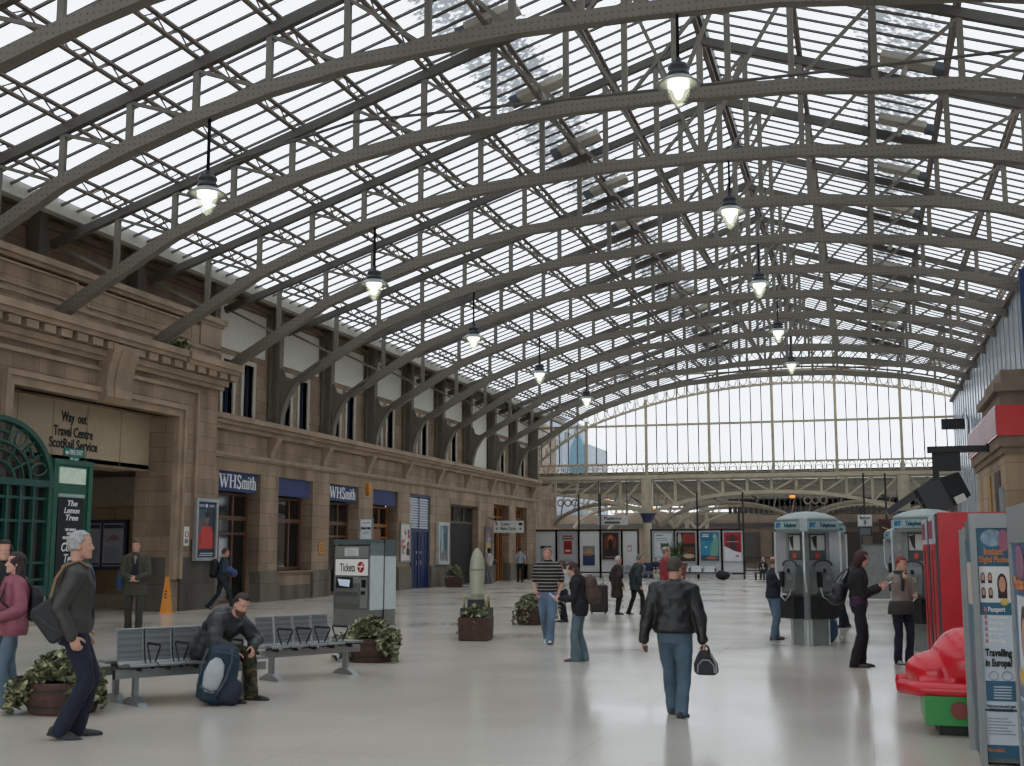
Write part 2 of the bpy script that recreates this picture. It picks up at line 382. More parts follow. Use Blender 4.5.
# dark shuttered archway
d6 = empty('door_6', (0, 0, 0), kind='structure'); a, b_ = 55.7, 60.1
f = MB()
for k in range(27): f.box(XD, XD+.06, a+.02+k*.163, a+.12+k*.163, 0, 3.05)
f.box(XD-.06, XD, a, b_, 0, 3.05).build('roller_shutter', M('2a2725', .55), d6)
f = MB().box(XD, XD+.1, a, b_, 3.05, 3.15).box(XD, XD+.1, a, b_, 3.85, 3.95)
for y in (a, a+1.45, a+2.9, b_-.1): f.box(XD, XD+.095, y, y+.1, 3.15, 3.85)
f.build('transom_frame', M('57493a', .6), d6)
MB().box(XD, XD+.02, a, b_, 3.1, 3.9).build('pane', M('2b2f33', .15), d6)
# timber doorways towards the far end
for n, (a, b_, z0, z1) in ((7, OPEN[6]), (8, OPEN[7])):
    d = empty('door_%d' % n, (0, 0, 0), kind='structure')
    f = MB()
    for y in (a, a+.9, b_-.85, b_-.14): f.box(XS-.02, XS+.12, y, y+.14, 0, z1)
    f.box(XS, XS+.1, a, b_, 2.95, 3.1).box(XS, XS+.1, a, b_, 4.05, 4.2).box(XS, XS+.1, a, b_, 3.5, 3.6)
    f.box(XS, XS+.06, a+.14, a+.9, 0, 2.95).build('door_frame', WOODO, d)
    MB().box(XS-.04, XS-.02, a, b_, 0, z1).build('pane', M('2d2620', .2), d)

# ---------------------------------------------------------------- stone portal block (near end of the wall)
pb = MB()
PA, PE = 23.0, 30.0; ZT = 5.5; XI = -19.6
pb.box(XI-.4, XB, -6, PA, 0, 8.3); pb.box(XI-.4, XB, PE, YB, 0, 8.3); pb.box(XI-.4, XB, PA, PE, ZT, 8.3)
struct(pb, 'wall_portal', SAND)
# parapet mouldings, panels, dentil cornice
f = MB().box(XB-.6, XB+.16, -6, YB+.16, 8.5, 8.66).box(XB-.6, XB+.08, -6, YB+.08, 8.4, 8.5).box(XB-.6, XB+.03, -6, YB+.03, 7.62, 7.72)
f.box(XB-.4, XB+.05, 31.0, YB, 7.75, 8.4).box(XB-.4, XB+.05, 10, 20.2, 7.75, 8.4)
for y0, y1 in ((20.6, 25.2), (25.6, 30.6)):
    f.box(XB-.05, XB+.035, y0, y1, 8.28, 8.33).box(XB-.05, XB+.035, y0, y1, 7.8, 7.85).box(XB-.05, XB+.03, y0, y0+.06, 7.84, 8.29).box(XB-.05, XB+.03, y1-.06, y1, 7.84, 8.29)
struct(f, 'trim_6', SANDP)
f = MB().box(XB-.4, XB+.55, -6, 29.6, 7.12, 7.3).box(XB-.4, XB+.48, -6, 29.6, 7.0, 7.12).box(XB-.4, XB+.55, 29.75, YB+.5, 7.1, 7.3).box(XB-.4, XB+.48, 29.75, YB+.44, 6.98, 7.1)
f.box(XB-.4, XB+.24, -6, YB+.2, 6.62, 6.78).box(XB-.4, XB+.14, -6, YB+.1, 6.5, 6.62)
y = 8.0
while y < YB+.3:
    f.box(XB, XB+.42, y, y+.42, 6.8, 6.98); y += .62
struct(f, 'trim_7', SANDP)
# architrave round the opening, keystone console
f = MB()
for o_, w in ((0, .12), (.12, .2)):
    e = .14-o_*.6
    f.box(XB-.1, XB+e, PA-.32+o_, PA-.31+o_+w, 0, ZT+.32-o_-w).box(XB-.1, XB+e, PE+.31-o_-w, PE+.32-o_, .9, ZT+.31-o_-w).box(XB-.1, XB+e, PA-.32+o_, PE+.32-o_, ZT+.31-o_-w, ZT+.32-o_)
f.box(XB-.1, XB+.1, PA-.9, PE+1.0, ZT+.75, ZT+.85).box(XB-.1, XB+.1, PE+.9, PE+1.0, 2, ZT+.75)
struct(f, 'trim_8', SANDP)
f = MB().prism([(XB, 5.45), (XB+.2, 5.45), (XB+.3, 5.6), (XB+.27, 5.85), (XB+.33, 6.3), (XB+.46, 6.75), (XB+.46, 6.95), (XB, 6.95)], 'y', 26.2, 27.3)
f.prism([(XB+.2, 5.5), (XB+.34, 5.6), (XB+.31, 5.85), (XB+.37, 6.3), (XB+.5, 6.8), (XB+.3, 6.8)], 'y', 26.5, 27.0)
struct(f, 'trim_9', SANDP)
struct(MB().box(XB-.2, XB+.06, PE+.35, YB+.05, 0, 1.5).box(XB-.2, XB+.06, -6, PA-.4, 0, 1.5).box(XI-.1, XB-.22, PE-.025, PE+.4, 0, 1.5), 'baseboard_portal', stone('portal_plinth', '68635a', 'yz', 1.3, .75, grime=.5))
# recess lintel with the way-out panel
f = MB().mat(0).box(XI-1.2, XI, PA, PE, 3.95, 5.72)
struct(f, 'wall_lintel', M('b3a084', .7, noise=.05))
f = MB()
for y in (24.35, 25.7, 27.1, 28.6): f.box(XI, XI+.006, y, y+.03, 3.95, 5.6)
struct(f, 'trim_10', M('8d7e66', .8))
struct(MB().box(XB-.6, XB-.35, PA, PE, 5.5, 5.62).box(XI-.02, XI+.1, PA, PE, 3.9, 3.97), 'trim_11', SANDD)
ws = empty('wall_lettering', (XI+.012, 26.6, 4.65), label='black way out and travel centre lettering on the pale lintel above the passage', cat='sign')
INK = M('14120f', .6)
for s, z, w, dx in (('Way  out', .44, 1.05, -.05), ('Travel Centre', .06, 1.62, -.05), ('ScotRail Service', -.25, 2.0, -.02)):
    text(s, .36, (0, dx, z), ALONG_Y, INK, ws, width=w, bold=.008)
fe = empty('fire_exit_sign', (XI+.02, 26.6, 4.2), label='small green fire exit sign under the way out lettering', cat='sign')
MB().box(-.01, .012, -.42, .42, -.11, .11).box(-.01, .012, -.2, .2, -.27, -.11).build('sign_board', M('1f7a6c', .5), fe)
text('FIRE EXIT', .17, (.016, .06, 0), ALONG_Y, SERIF, fe, width=.55, bold=.003)
f = MB().prism([(-.36, .03), (-.27, .03), (-.27, -.0), (-.22, -.0), (-.315, -.08), (-.4, 0), (-.36, 0)], 'x', .012, .018)
f.box(.012, .018, -.16, -.06, -.24, -.14).box(.012, .018, .0, .16, -.24, -.15).build('pictogram', SERIF, fe)
# passage behind: side wall with notice boards, ceiling, back wall
struct(MB().box(-27, XI-.35, 32.6, 33.0, 0, 3.95), 'wall_passage', stone('passage_stone', '8a765a', 'xz', 1.2, .6, grime=.5))
struct(MB().box(-27, XI, 20, 33, 3.96, 4.1), 'ceiling_passage', M('5a4c3c', .8))
struct(MB().box(-27, XI-.3, 32.4, 32.6, 3.05, 3.95).box(-27, XI-.3, 32.5, 32.6, 0, .35), 'trim_12', M('8a7c66', .8))
struct(MB().box(-27.3, -27, 20, 33, 0, 4), 'wall_passage_end', M('6b5f50', .8))
nb = empty('notice_board', (-22.72, 32.5, 1.87), label='wide navy notice board with two grey timetables inside the stone passage', cat='notice board')
MB().box(-.86, .86, -.06, .08, -.77, .77).build('board_frame', M('10152e', .4), nb)
for sx in (-.41, .41):
    p = MB().box(sx-.36, sx+.36, -.075, -.06, -.66, .66).build('timetable_sheet', M('8d8f93', .5, noise=.05), nb)
    t = MB().box(sx-.34, sx+.34, -.08, -.075, .5, .62)
    t.box(sx-.34, sx+.34, -.08, -.075, -.62, -.56); t.build('sheet_header', M('20243c', .5), p)
    q = MB()
    for k in range(9): q.box(sx-.3, sx+.3-random.random()*.15, -.08, -.075, -.5+k*.05, -.485+k*.05)
    q.build('print_lines', M('565a62', .6), p)
MB().add([(-.41+.82-.26, -.081, .1), (.65, -.081, .16), (.5, -.081, .32), (.3, -.081, .27)], [(0, 1, 2, 3)]).build('map_print', M('8d5f70', .6), nb)

# ---------------------------------------------------------------- green arched kiosk front
XK = -18.4
ga = empty('arched_kiosk_front', (XK, 22.3, .08), label='dark green arched ironwork kiosk front with glazed tracery beside the passage', cat='kiosk')
R1, ZS = 1.92, 3.35
def arc(r, t0, t1, n): return [(r*math.cos(t0+(t1-t0)*i/n), r*math.sin(t0+(t1-t0)*i/n)*.76) for i in range(n+1)]
f = MB()
def aband(r0, r1, x0, x1):
    a0, a1 = arc(r0, 0, PI, 28), arc(r1, 0, PI, 28)
    for i in range(28):
        q = [a0[i], a0[i+1], a1[i+1], a1[i]]
        f.prism([(u, ZS+w) for u, w in q], 'x', x0, x1)
aband(1.80, 1.95, -.08, .1); aband(1.15, 1.22, -.03, .04); aband(.55, .6, -.03, .04); aband(.9, .94, -.03, .04)
for k in range(13):
    t = PI*k/12; c, s = math.cos(t), math.sin(t)*.76
    if k % 3 != 1: f.bar((0, 1.2*c, ZS+1.2*s), (0, 1.85*c, ZS+1.85*s), .05, .05, (1, 0, 0))
    if k % 2 == 0: f.bar((0, .58*c, ZS+.58*s), (0, 1.2*c, ZS+1.2*s), .05, .05, (1, 0, 0))
    t2 = t+PI/24; c, s = math.cos(t2), math.sin(t2)*.76
    if k % 3 == 2 and k < 12:
        f.bar((0, 1.5*c-.2*s, ZS+1.5*s+.2*c), (0, 1.5*c+.2*s, ZS+1.5*s-.2*c), .05, .05, (1, 0, 0))
f.build('arch_tracery', GREEN, ga)
f = MB()
for k in (1, 4, 7, 10):
    t = PI*k/12; cc, ss = math.cos(t), math.sin(t)
    pts = []
    for q in range(17):
        u, w = .29*math.cos(2*PI*q/16), .19*math.sin(2*PI*q/16)
        rr = 1.52+u; pts.append((.02, rr*cc-w*ss, ZS+(rr*ss+w*cc)*.76))
    f.tube(pts, .03, 6, cap=False)
f.build('oval_tracery', GREEN, ga)
f = MB().box(-.08, .11, -1.94, 1.94, ZS-.12, ZS+.04)
for y in (-1.92, -1.05, -.55, -.1, .35, .82, 1.3, 1.85): f.box(-.05, .06, y-.035, y+.035, .6, ZS)
f.box(-.08, .09, -1.96, -1.82, .84, ZS-.11).box(-.08, .09, 1.8, 1.94, .84, ZS-.11)
for z in (2.95, 2.4, 1.4, 1.0): f.box(-.03, .05, -1.9, 1.9, z-.03, z+.03)
f.box(-.08, .1, -1.94, 1.94, .6, .85).build('glazing_frame', GREEN, ga)
f = MB(); a1 = arc(1.85, 0, PI, 24); f.add([(-.06, u, ZS+w) for u, w in a1], [tuple(range(25))]); f.quad((-.06, -1.9, .7), (-.06, 1.9, .7), (-.06, 1.9, ZS), (-.06, -1.9, ZS))
f.build('pane', glass('kiosk_pane', (.5, .52, .5), .05, .12), ga)
MB().box(-.05, .06, -1.93, 1.93, -.08, .6).build('base_panel', M('9a9482', .6), ga)
MB().box(-.12, -.09, -1.8, 1.8, -.08, 3.3).build('dark_interior', M('2a2620', .8), ga)
MB().box(-.09, -.08, -1.8, -.35, 1.9, 2.9).build('yellow_poster', M('b59a4a', .6), ga)
ga.scale = (.953,)*3
gp = empty('green_pilaster', (XK, 24.96, .07), label='green timber pilaster with lit panel and chalkboard beside the arched kiosk', cat='pilaster')
MB().box(-.2, .02, -.76, .76, -.07, 3.86).box(-.3, .07, -.78, .78, 3.85, 3.98).box(-.1, .06, -.78, -.62, 0, 3.85).box(-.1, .06, .62, .78, 0, 3.85).build('post', M('17543f', .45), gp)
MB().box(.02, .05, -.55, .5, 3.38, 3.78).build('light_panel', M('c3d0bf', .4, emit=.12), gp)
MB().box(.02, .045, -.55, .5, 3.04, 3.12).build('pale_strip', M('9db0a4', .5), gp)
cb = MB().box(.02, .045, -.55, .5, .85, 3.02).build('chalkboard', M('121419', .7), gp)
for s, z, sz, w in (('The', 2.88, .2, .4), ('Lemon', 2.7, .2, .62), ('Tree', 2.52, .2, .5), ('WE HAVE A', 2.22, .09, .45), ('GREAT', 2.12, .09, .3), ('SELECTION OF', 2.02, .09, .6), ('Coffee', 1.78, .3, .72), ('Teas', 1.5, .3, .5), ('Cakes', 1.24, .3, .66), ('Snacks', .99, .28, .75)):
    text(s, sz, (.052, -.02, z), ALONG_Y, SERIF, cb, width=w, shear=.25 if sz > .15 else 0, bold=.004)

gp.scale = (.953,)*3
# ---------------------------------------------------------------- posters on the wall
def art(parent, rects, name='artwork', z=0.0, size=(1, 1)):
    """rects: (colour, polygon in 0..1 coordinates) laid as thin sheets on the local plane y-z facing +X"""
    W_, H_ = size; mats = []; mb = MB()
    for i, (col, poly) in enumerate(rects):
        mm = M(col, .55, noise=.08, scale=12)
        if mm not in mats: mats.append(mm)
        mb.mat(mats.index(mm)); d = z+.0006*i
        mb.add([(d, (u-.5)*W_, (w-.5)*H_) for u, w in poly], [tuple(range(len(poly)))])
    return mb.build(name, mats, parent, fix=False)
def R(x0, y0, x1, y1): return [(x0, y0), (x1, y0), (x1, y1), (x0, y1)]
def blob(cx, cy, rx, ry, n=14): return [(cx+rx*math.cos(2*PI*k/n), cy+ry*math.sin(2*PI*k/n)) for k in range(n)]
def bars(u0, u1, v0, v1, n, col, ragged=.25):
    rr = random.Random(int(u0*100)+int(v0*1000)+n); h = (v1-v0)/n
    return [(col, R(u0+rr.random()*ragged*(u1-u0)*.5, v0+i*h, u1-rr.random()*ragged*(u1-u0)*.5, v0+i*h+h*.55)) for i in range(n)]
def poster(name, loc, rz, w, h, label, rects, frame=None, fw=.06, depth=.06, cat='poster', texts=(), group=None):
    root = empty(name, loc, rz, label, cat, group)
    if frame:
        MB().box(0, depth, -w/2, w/2, -h/2, -h/2+fw).box(0, depth, -w/2, w/2, h/2-fw, h/2).box(0, depth, -w/2, -w/2+fw, -h/2+fw, h/2-fw).box(0, depth, w/2-fw, w/2, -h/2+fw, h/2-fw).box(.003, depth*.5, -w/2+fw*.6, w/2-fw*.6, -h/2+fw*.6, h/2-fw*.6).build('poster_frame', frame, root)
    else: MB().box(0, depth*.5, -w/2, w/2, -h/2, h/2).build('backing', WHITE, root)
    a = art(root, rects, 'artwork', depth*.5+.004, (w-2*fw, h-2*fw))
    for s, u, v_, sz, col, wd in texts:
        text(s, sz, (depth*.5+.02, (u-.5)*(w-2*fw), (v_-.5)*(h-2*fw)), ALONG_Y, M(col, .6), a, width=wd, bold=.002)
    return root
FRM = M('a5a7a8', .35, .3)
poster('poster', (XB+.08, 31.5, 2.3), 0, 1.2, 1.8, 'framed poster of a man in a red jacket on the stone portal', [('1b2a3a', R(0, 0, 1, 1)), ('39505a', R(0, .42, .6, .86)), ('23303a', R(.55, .2, 1, .86)), ('c0332b', [(.12, .16), (.92, .16), (.9, .45), (.78, .56), (.3, .56), (.1, .38)]), ('a52820', [(.1, .2), (.3, .28), (.28, .5), (.12, .4)]), ('7a5646', blob(.54, .69, .12, .1)), ('17181c', blob(.54, .77, .14, .06)), ('6d4a3c', R(.46, .55, .62, .64)), ('7a4a3c', blob(.2, .6, .08, .06)), ('10203a', R(0, 0, 1, .13)), ('16264a', R(0, .88, 1, 1)), ('d8dade', blob(.5, .93, .07, .035))]+bars(.06, .4, .91, .96, 2, 'b8bcc4')+bars(.62, .95, .91, .96, 2, 'b8bcc4')+bars(.12, .95, .03, .1, 2, 'b8bcc4'),
       FRM, .09, .12)
tg = empty('wall_notice', (XB+.07, 30.55, 2.1), label='small white notice with a red mark beside the red jacket poster', cat='notice')
MB().box(0, .02, -.14, .14, -.27, .27).build('notice_plate', WHITE, tg); MB().tube([(.025, .08*math.cos(t*PI/8), .05+.08*math.sin(t*PI/8)) for t in range(17)], .012, 6, cap=False).build('prohibition_ring', M('a8323a', .5), tg)
MB().box(.02, .024, -.08, .08, -.2, -.08).build('print_lines', M('6f7276', .6), tg)
tan = []
for k in range(26): tan.append((random.choice(['c66a6a', 'd8b6a8', '6a7a8a', 'a84c4c', 'e8d8cc', '46505c']), blob(random.random()*.9+.05, random.random()*.75+.08, .05+random.random()*.08, .03+random.random()*.05)))
poster('poster', (XW+.02, 49.55, 2.05), 0, 1.22, 1.72, 'white poster with scattered red patterns and a dark figure beside the blue louvred door', [('cfc9c0', R(0, 0, 1, 1))]+[(c, [(min(max(u, 0), 1), min(max(w, 0), 1)) for u, w in p]) for c, p in tan]+[('2a2426', blob(.78, .42, .14, .1)), ('1c2a36', R(.6, .14, .95, .32)), ('a8907c', blob(.78, .4, .08, .06))], M('8f8a80', .5), .07, .07)
lb = poster('poster_light_box', (XW+.02, 54.3, 2.03), 0, 1.5, 1.98, 'tall pale metal light box with blue and grey poster beside the dark shutter', [('58707a', R(0, 0, 1, 1)), ('7d97a0', R(0, .6, .5, 1)), ('3f5660', R(.45, .3, 1, .8)), ('9aa9a6', [(.3, .2), (.6, .3), (.55, .9), (.4, .9)]), ('9a6a5c', blob(.5, .14, .3, .06)), ('88959a', R(0, .0, 1, .05))], M('b9bcb8', .4, .2), .15, .16)
poster('poster', (XW+.02, 61.75, 2.05), 0, 1.2, 1.75, 'narrow poster with yellow and grey-blue shapes between shutter and timber door', [('5e6474', R(0, 0, 1, 1)), ('b59a52', blob(.5, .45, .35, .12)), ('a85c50', blob(.4, .8, .3, .08)), ('8e8f94', blob(.6, .65, .3, .07)), ('c8b070', blob(.35, .28, .25, .09)), ('5a8a92', R(.05, .02, .95, .14))], M('746a5e', .6), .05, .05)
al = empty('alarm_box', (XW-.02, 45.35, 4.2), label='yellow alarm box high on the pier above the ticket machine', cat='alarm')
MB().box(0, .16, -.15, .15, -.2, .2).build('casing', M('c07d1a', .5), al); MB().lathe([(.06, 0), (.07, .06), (.03, .1)], (.08, 0, -.3)).build('sounder', M('c98a2a', .4), al)
for zc in (1.78,):
    y1 = empty('yellow_sign', (XW+.02, 41.1, zc), label='small orange-yellow notice on the pier beside the ticket machine', cat='sign')
    MB().box(0, .02, -.3, .3, -.28, .28).build('sign_plate', M('c98f1f', .5), y1)
    f = MB()
    for k in range(4): f.box(.02, .024, -.2, .2, -.2+k*.11, -.15+k*.11)
    f.build('print_lines', M('5a3d10', .6), y1); y1.scale = (1, .6, .75)
ds = empty('direction_sign', (-18.45, 62.2, 2.95), 0.28, label='grey-white hanging direction sign with arrows in front of the timber doorways', cat='sign')
MB().box(-.7, .9, -.05, .05, -.32, .32).build('sign_board', M('c4c5bf', .5), ds)
MB().bar((-.6, 0, .3), (-1.15, 0, .6), .05, .05).bar((-.6, 0, .3), (-.6, 0, .2), .1, .1).build('support_arm', STEELD, ds)
text('Toilets', .2, (-.1, -.06, .14), FRONT, INK, ds, width=.5, bold=.004); text('Baby Care', .2, (.05, -.06, -.1), FRONT, INK, ds, width=.8, bold=.004)
f = MB()
for z in (.14, -.1): f.prism([(-.62, z), (-.52, z+.08), (-.52, z-.08)], 'y', -.07, -.05)
f.prism([(.8, -.1), (.68, -.02), (.68, -.18)], 'y', -.07, -.05).box(.62, .82, -.07, -.05, .08, .22).build('arrow', INK, ds)

# ---------------------------------------------------------------- roof
def slab(y0, y1):
    f = MB()
    for xa, xb in ((-18.3, RX), (RX, 9.5)):
        f.quad((xa, y0, roofz(xa)+.58), (xb, y0, roofz(xb)+.58), (xb, y1, roofz(xb)+.58), (xa, y1, roofz(xa)+.58))
    return f
ce = struct(slab(-6, YG), 'ceiling', ROOFG)
f = MB()
for k in range(-72, 63):
    y = Y0+k*.6
    if y < -6 or y > YG: continue
    for xa, xb in ((-18.3, RX), (RX, 7.)): f.bar((xa, y, roofz(xa)+.54), (xb, y, roofz(xb)+.54), .06, .05)
for xx in [-18.2+1.55*i for i in range(16)]:
    if xx < 6 and False: pass
f.build('glazing_bars', STEELD, ce)
NODES = [-17.05, -15.5, -13.95, -12.45, -10.85, -9.2, -7.55, -5.9, -4.6, -2.4, -1.1, .55, 2.2, 3.85, 5.45]
# lower chord profile (centre line)
CH = [(-18.9, 7.1), (-18.3, 7.55), (-17.05, 8.25), (-15.5, 9.12), (-13.95, 9.72), (-12.45, 10.2), (-10.85, 10.62), (-9.2, 10.93), (-7.55, 11.08), (-5.9, 11.22), (-3.5, 11.26), (-1.1, 11.2), (.55, 11.02), (2.2, 10.86), (3.85, 10.55), (5.45, 10.0), (6.0, 9.8)]
def chz(x):
    for (a, za), (b_, zb) in zip(CH, CH[1:]):
        if a <= x <= b_: return za+(zb-za)*(x-a)/(b_-a)
    return CH[-1][1]
rivet = bpy.data.materials.new('riveted_steel'); rivet.use_nodes = True; nt = rivet.node_tree; b = nt.nodes['Principled BSDF']; L = nt.links.new
b.inputs['Roughness'].default_value = .55
tc = nt.nodes.new('ShaderNodeTexCoord'); vo = nt.nodes.new('ShaderNodeTexVoronoi'); vo.inputs['Scale'].default_value = 8; vo.inputs['Randomness'].default_value = .1
L(tc.outputs['Object'], vo.inputs['Vector']); rp = nt.nodes.new('ShaderNodeValToRGB'); rp.color_ramp.elements[0].position = .14; rp.color_ramp.elements[1].position = .2
c0 = lin('686155'); rp.color_ramp.elements[0].color = tuple(x*.45 for x in c0)+(1,); rp.color_ramp.elements[1].color = c0+(1,)
L(vo.outputs['Distance'], rp.inputs['Fac']); L(rp.outputs['Color'], b.inputs['Base Color'])
def chord_mesh(pts, w, d):
    f = MB()
    rg = []
    for i, (x, z) in enumerate(pts):
        a = pts[max(i-1, 0)]; b_ = pts[min(i+1, len(pts)-1)]; t = V((b_[0]-a[0], 0, b_[1]-a[1])).normalized(); nrm = V((-t.z, 0, t.x))
        c = V((x, 0, z)); rg.append([c-nrm*d/2+V((0, -w/2, 0)), c-nrm*d/2+V((0, w/2, 0)), c+nrm*d/2+V((0, w/2, 0)), c+nrm*d/2+V((0, -w/2, 0))])
    return f.rings(rg)
def smooth_ch(ch):
    xs = []
    for (a, za), (b_, zb) in zip(ch, ch[1:]):
        for k in range(3): xs.append((a+(b_-a)*k/3, za+(zb-za)*k/3))
    return ch
def make_truss(stanchion):
    root = empty('roof_truss', (0, 0, 0))
    chord_mesh(CH if not stanchion else [(-18.35, 7.5)]+CH[2:], .24, .27).build('arched_chord', rivet, root)
    for xa, xb in ((-18.9, RX), (6.2, RX)):
        MB().bar((xa, 0, roofz(xa)-.02), (xb, 0, roofz(xb)-.02), .15, .2).build('rafter', STEELD, root)
    for x in NODES:
        MB().bar((x, 0, chz(x)), (x, 0, roofz(x)-.1), .13, .1).build('post', STEEL, root)
    pn = [-18.7]+NODES
    for i in range(9):
        x0, x1 = pn[i], pn[i+1]
        z0 = roofz(x0)-.12
        MB().bar((x0, 0, z0), (x1, 0, chz(x1)), .09, .07).build('diagonal', STEEL, root)
    for i in range(9, len(NODES)):
        x1 = NODES[i]; x0 = NODES[i-1]
        MB().bar((x1, 0, roofz(x1)-.12), (x0, 0, chz(x0)), .09, .07).build('diagonal', STEEL, root)
    MB().bar((RX, 0, 11.2), (RX, 0, RZ+.5), .16, .12).build('king_post', STEEL, root)
    for s in (-1, 1): MB().bar((RX, 0, 11.25), (RX+s*1.1, 0, roofz(RX+1.1)-.1), .1, .08).build('diagonal', STEEL, root)
    if stanchion:
        f = MB().box(-19.5, -19.38, -.14, .14, 5.95, 10.0).box(-19.39, -19.16, -.03, .03, 5.95, 10.0).box(-19.17, -19.08, -.14, .14, 5.95, 10.0)
        f.build('stanchion', M('716a5f', .6, 0, .12, 3.), root)
        arcp = [(-19.05, 5.95), (-19.0, 6.35), (-18.86, 6.8), (-18.6, 7.25), (-18.2, 7.68), (-17.6, 8.05)]
        chord_mesh(arcp, .3, .1).build('spandrel_flange', STEEL, root)
        MB().prism(arcp+[(-17.75, 8.02), (-18.3, 7.66), (-18.7, 7.5), (-18.9, 7.6), (-19.0, 7.9), (-19.12, 7.9), (-19.12, 5.95)], 'y', -.04, .04).build('spandrel_plate', M('716a5f', .6, 0, .12, 3.), root)
    else:
        MB().box(-19.5, -19.15, -.16, .16, 8.6, 10.05).build('stanchion', M('716a5f', .6, 0, .12, 3.), root)
    return root
ORD = ['first', 'second', 'third', 'fourth', 'fifth', 'sixth', 'seventh', 'eighth', 'ninth', 'tenth', 'eleventh', 'twelfth', 'thirteenth', 'fourteenth', 'fifteenth', 'sixteenth']
tA, tB = None, None; n = 0
for k in range(7, -8, -1):
    if k >= 0:
        t = make_truss(True) if tA is None else copy_tree(tA); tA = tA or t
    else:
        t = make_truss(False) if tB is None else copy_tree(tB); tB = tB or t
    t.location = (0, Y0+BAY*k, 0)
    tag(t, 'arched grey steel roof truss, %s one counting from the glazed gable' % ORD[n], 'roof truss', 'steel roof trusses'); n += 1
struct(MB().box(-19.5, -18.95, Y0+BAY*8-.14, Y0+BAY*8+.14, 5.95, 10.0), 'trim_24', M('716a5f', .6, 0, .12, 3.))
# purlins: lattice girders along the hall
def make_purlin():
    f = MB().box(-.055, .055, -12, YG, .02, .07).box(-.055, .055, -12, YG, -.25, -.2)
    y = -12.0; s = 1
    while y < YG-.5:
        f.bar((0, y, -.22 if s > 0 else .03), (0, y+.42, .03 if s > 0 else -.22), .025, .03); y += .42; s = -s
    return f.build('roof_purlin', M('6b5f55', .6, 0, .15, 2.))
pr = None
PX = NODES[:8]+[-3.5]+NODES[10:]
for i, x in enumerate(PX):
    if pr is None: pr = make_purlin(); o = pr
    else: o = pr.copy(); C.objects.link(o)
    o.location = (x, 0, roofz(x)+.38)
    tag(o, 'lattice steel purlin running the hall length, %s one up from the shop wall' % ORD[i], 'purlin', 'roof purlins')
# ridge plate and side strips
struct(MB().box(RX-.12, RX+.12, -6, YG, RZ+.3, RZ+.62), 'ceiling_ridge', STEELD)
# ventilator boxes with floodlight
vb = None
for x, lab in ((-7.4, 'shop wall side of the ridge'), (1.35, 'far slope beyond the ridge')):
    for k in range(-4, 8):
        if vb is None:
            vb = empty('roof_floodlight', (0, 0, 0))
            MB().prism([(-.62, -.02), (.62, -.02), (.62, .14), (-.62, .14)], 'y', -.24, .24).build('lamp_casing', M('a8a294', .6), vb)
            MB().tube([(0, -.1, -.34), (0, -.1, 0)], .07, 8).build('lamp_stem', M('8d877b', .5), vb)
            MB().box(-.85, -.6, -.2, .2, -.06, .12).build('end_box', M('4a5258', .5), vb); o = vb
        else: o = copy_tree(vb)
        o.location = (x, Y0+BAY*k-.55, roofz(x)+.2); o.rotation_euler = (0, -math.atan(SL) if x < RX else math.atan(SL), 0)
        if x > RX: o.scale.x = -1
        tag(o, 'pale roof floodlight on the %s, %s along from the gable' % (lab, ORD[7-k]), 'floodlight', 'floodlights under the roof glazing')

# ---------------------------------------------------------------- hanging lamps
LG = glass('lamp_glass', (.93, 1., .93), .06, .14)
def make_lamp():
    root = empty('pendant_lamp', (0, 0, 0))
    MB().lathe([(.06, .92), (.06, .8), (.17, .8), (.19, .74), (.17, .7), (.17, .66), (.2, .64), (.2, .58), (.16, .56)], n=20).build('lamp_cap', M('141a1c', .4), root, True)
    MB().lathe([(.16, .57), (.22, .56), (.3, .5), (.39, .44), (.39, .42), (.29, .46), (.2, .5)], n=28).build('lamp_shade', M('8d9290', .4, noise=.04), root, True)
    MB().lathe([(.2, .46), (.21, .4), (.205, .34), (.17, .2), (.11, .08), (.05, .02), (.0, .0)], n=24, cap=False).build('lamp_globe', LG, root, True)
    MB().lathe([(.19, .48), (.185, .4), (.12, .36), (.09, .3), (.06, .2), (.02, .16)], n=16).build('bulb', M('fff6d8', .4, emit=5., noise=.0), root, True)
    MB().bar((0, 0, .9), (0, 0, 1.35), .05, .05).build('hanging_rod', BLACK, root)
    return root
lp = None
for row, (x, z) in (('shop wall', (-12.13, 8.17)), ('ridge', (-2.85, 9.38))):
    for k, yy in enumerate((53.8, 45.4, 37.0, 28.6, 20.2)):
        o = make_lamp() if lp is None else copy_tree(lp); lp = lp or o
        o.location = (x, yy, z)
        for ch in o.children:
            if ch.name.startswith('hanging_rod'): ch.scale.z = (1 if row == 'ridge' else 1)
        if row == 'shop wall':
            for ch in o.children:
                if ch.name.startswith('hanging_rod'):
                    ch.scale.z = 1.0
            MB().bar((0, 0, .9), (0, 0, 2.1), .05, .05).build('drop_rod', BLACK, o)
        else: MB().bar((0, 0, .9), (0, 0, 1.8), .05, .05).build('drop_rod', BLACK, o)
        tag(o, 'lit pendant lamp in the row near the %s, %s from the gable' % (row, ORD[k]), 'lamp', 'pendant lamps under the trusses')
for yy in (20.2,):
    cbm = MB().tube([(-12.1, yy+.55, 9.4), (-9.33, yy+.55, 10.0), (-3.03, yy+.55, 9.98), (2.79, yy+.55, 10.0), (5.8, yy+.55, 10.03)], .03, 6)
    tag(cbm.build('lamp_cable', STEELD), 'thin dark cable strung across the hall behind the big hanging lamp', 'cable')

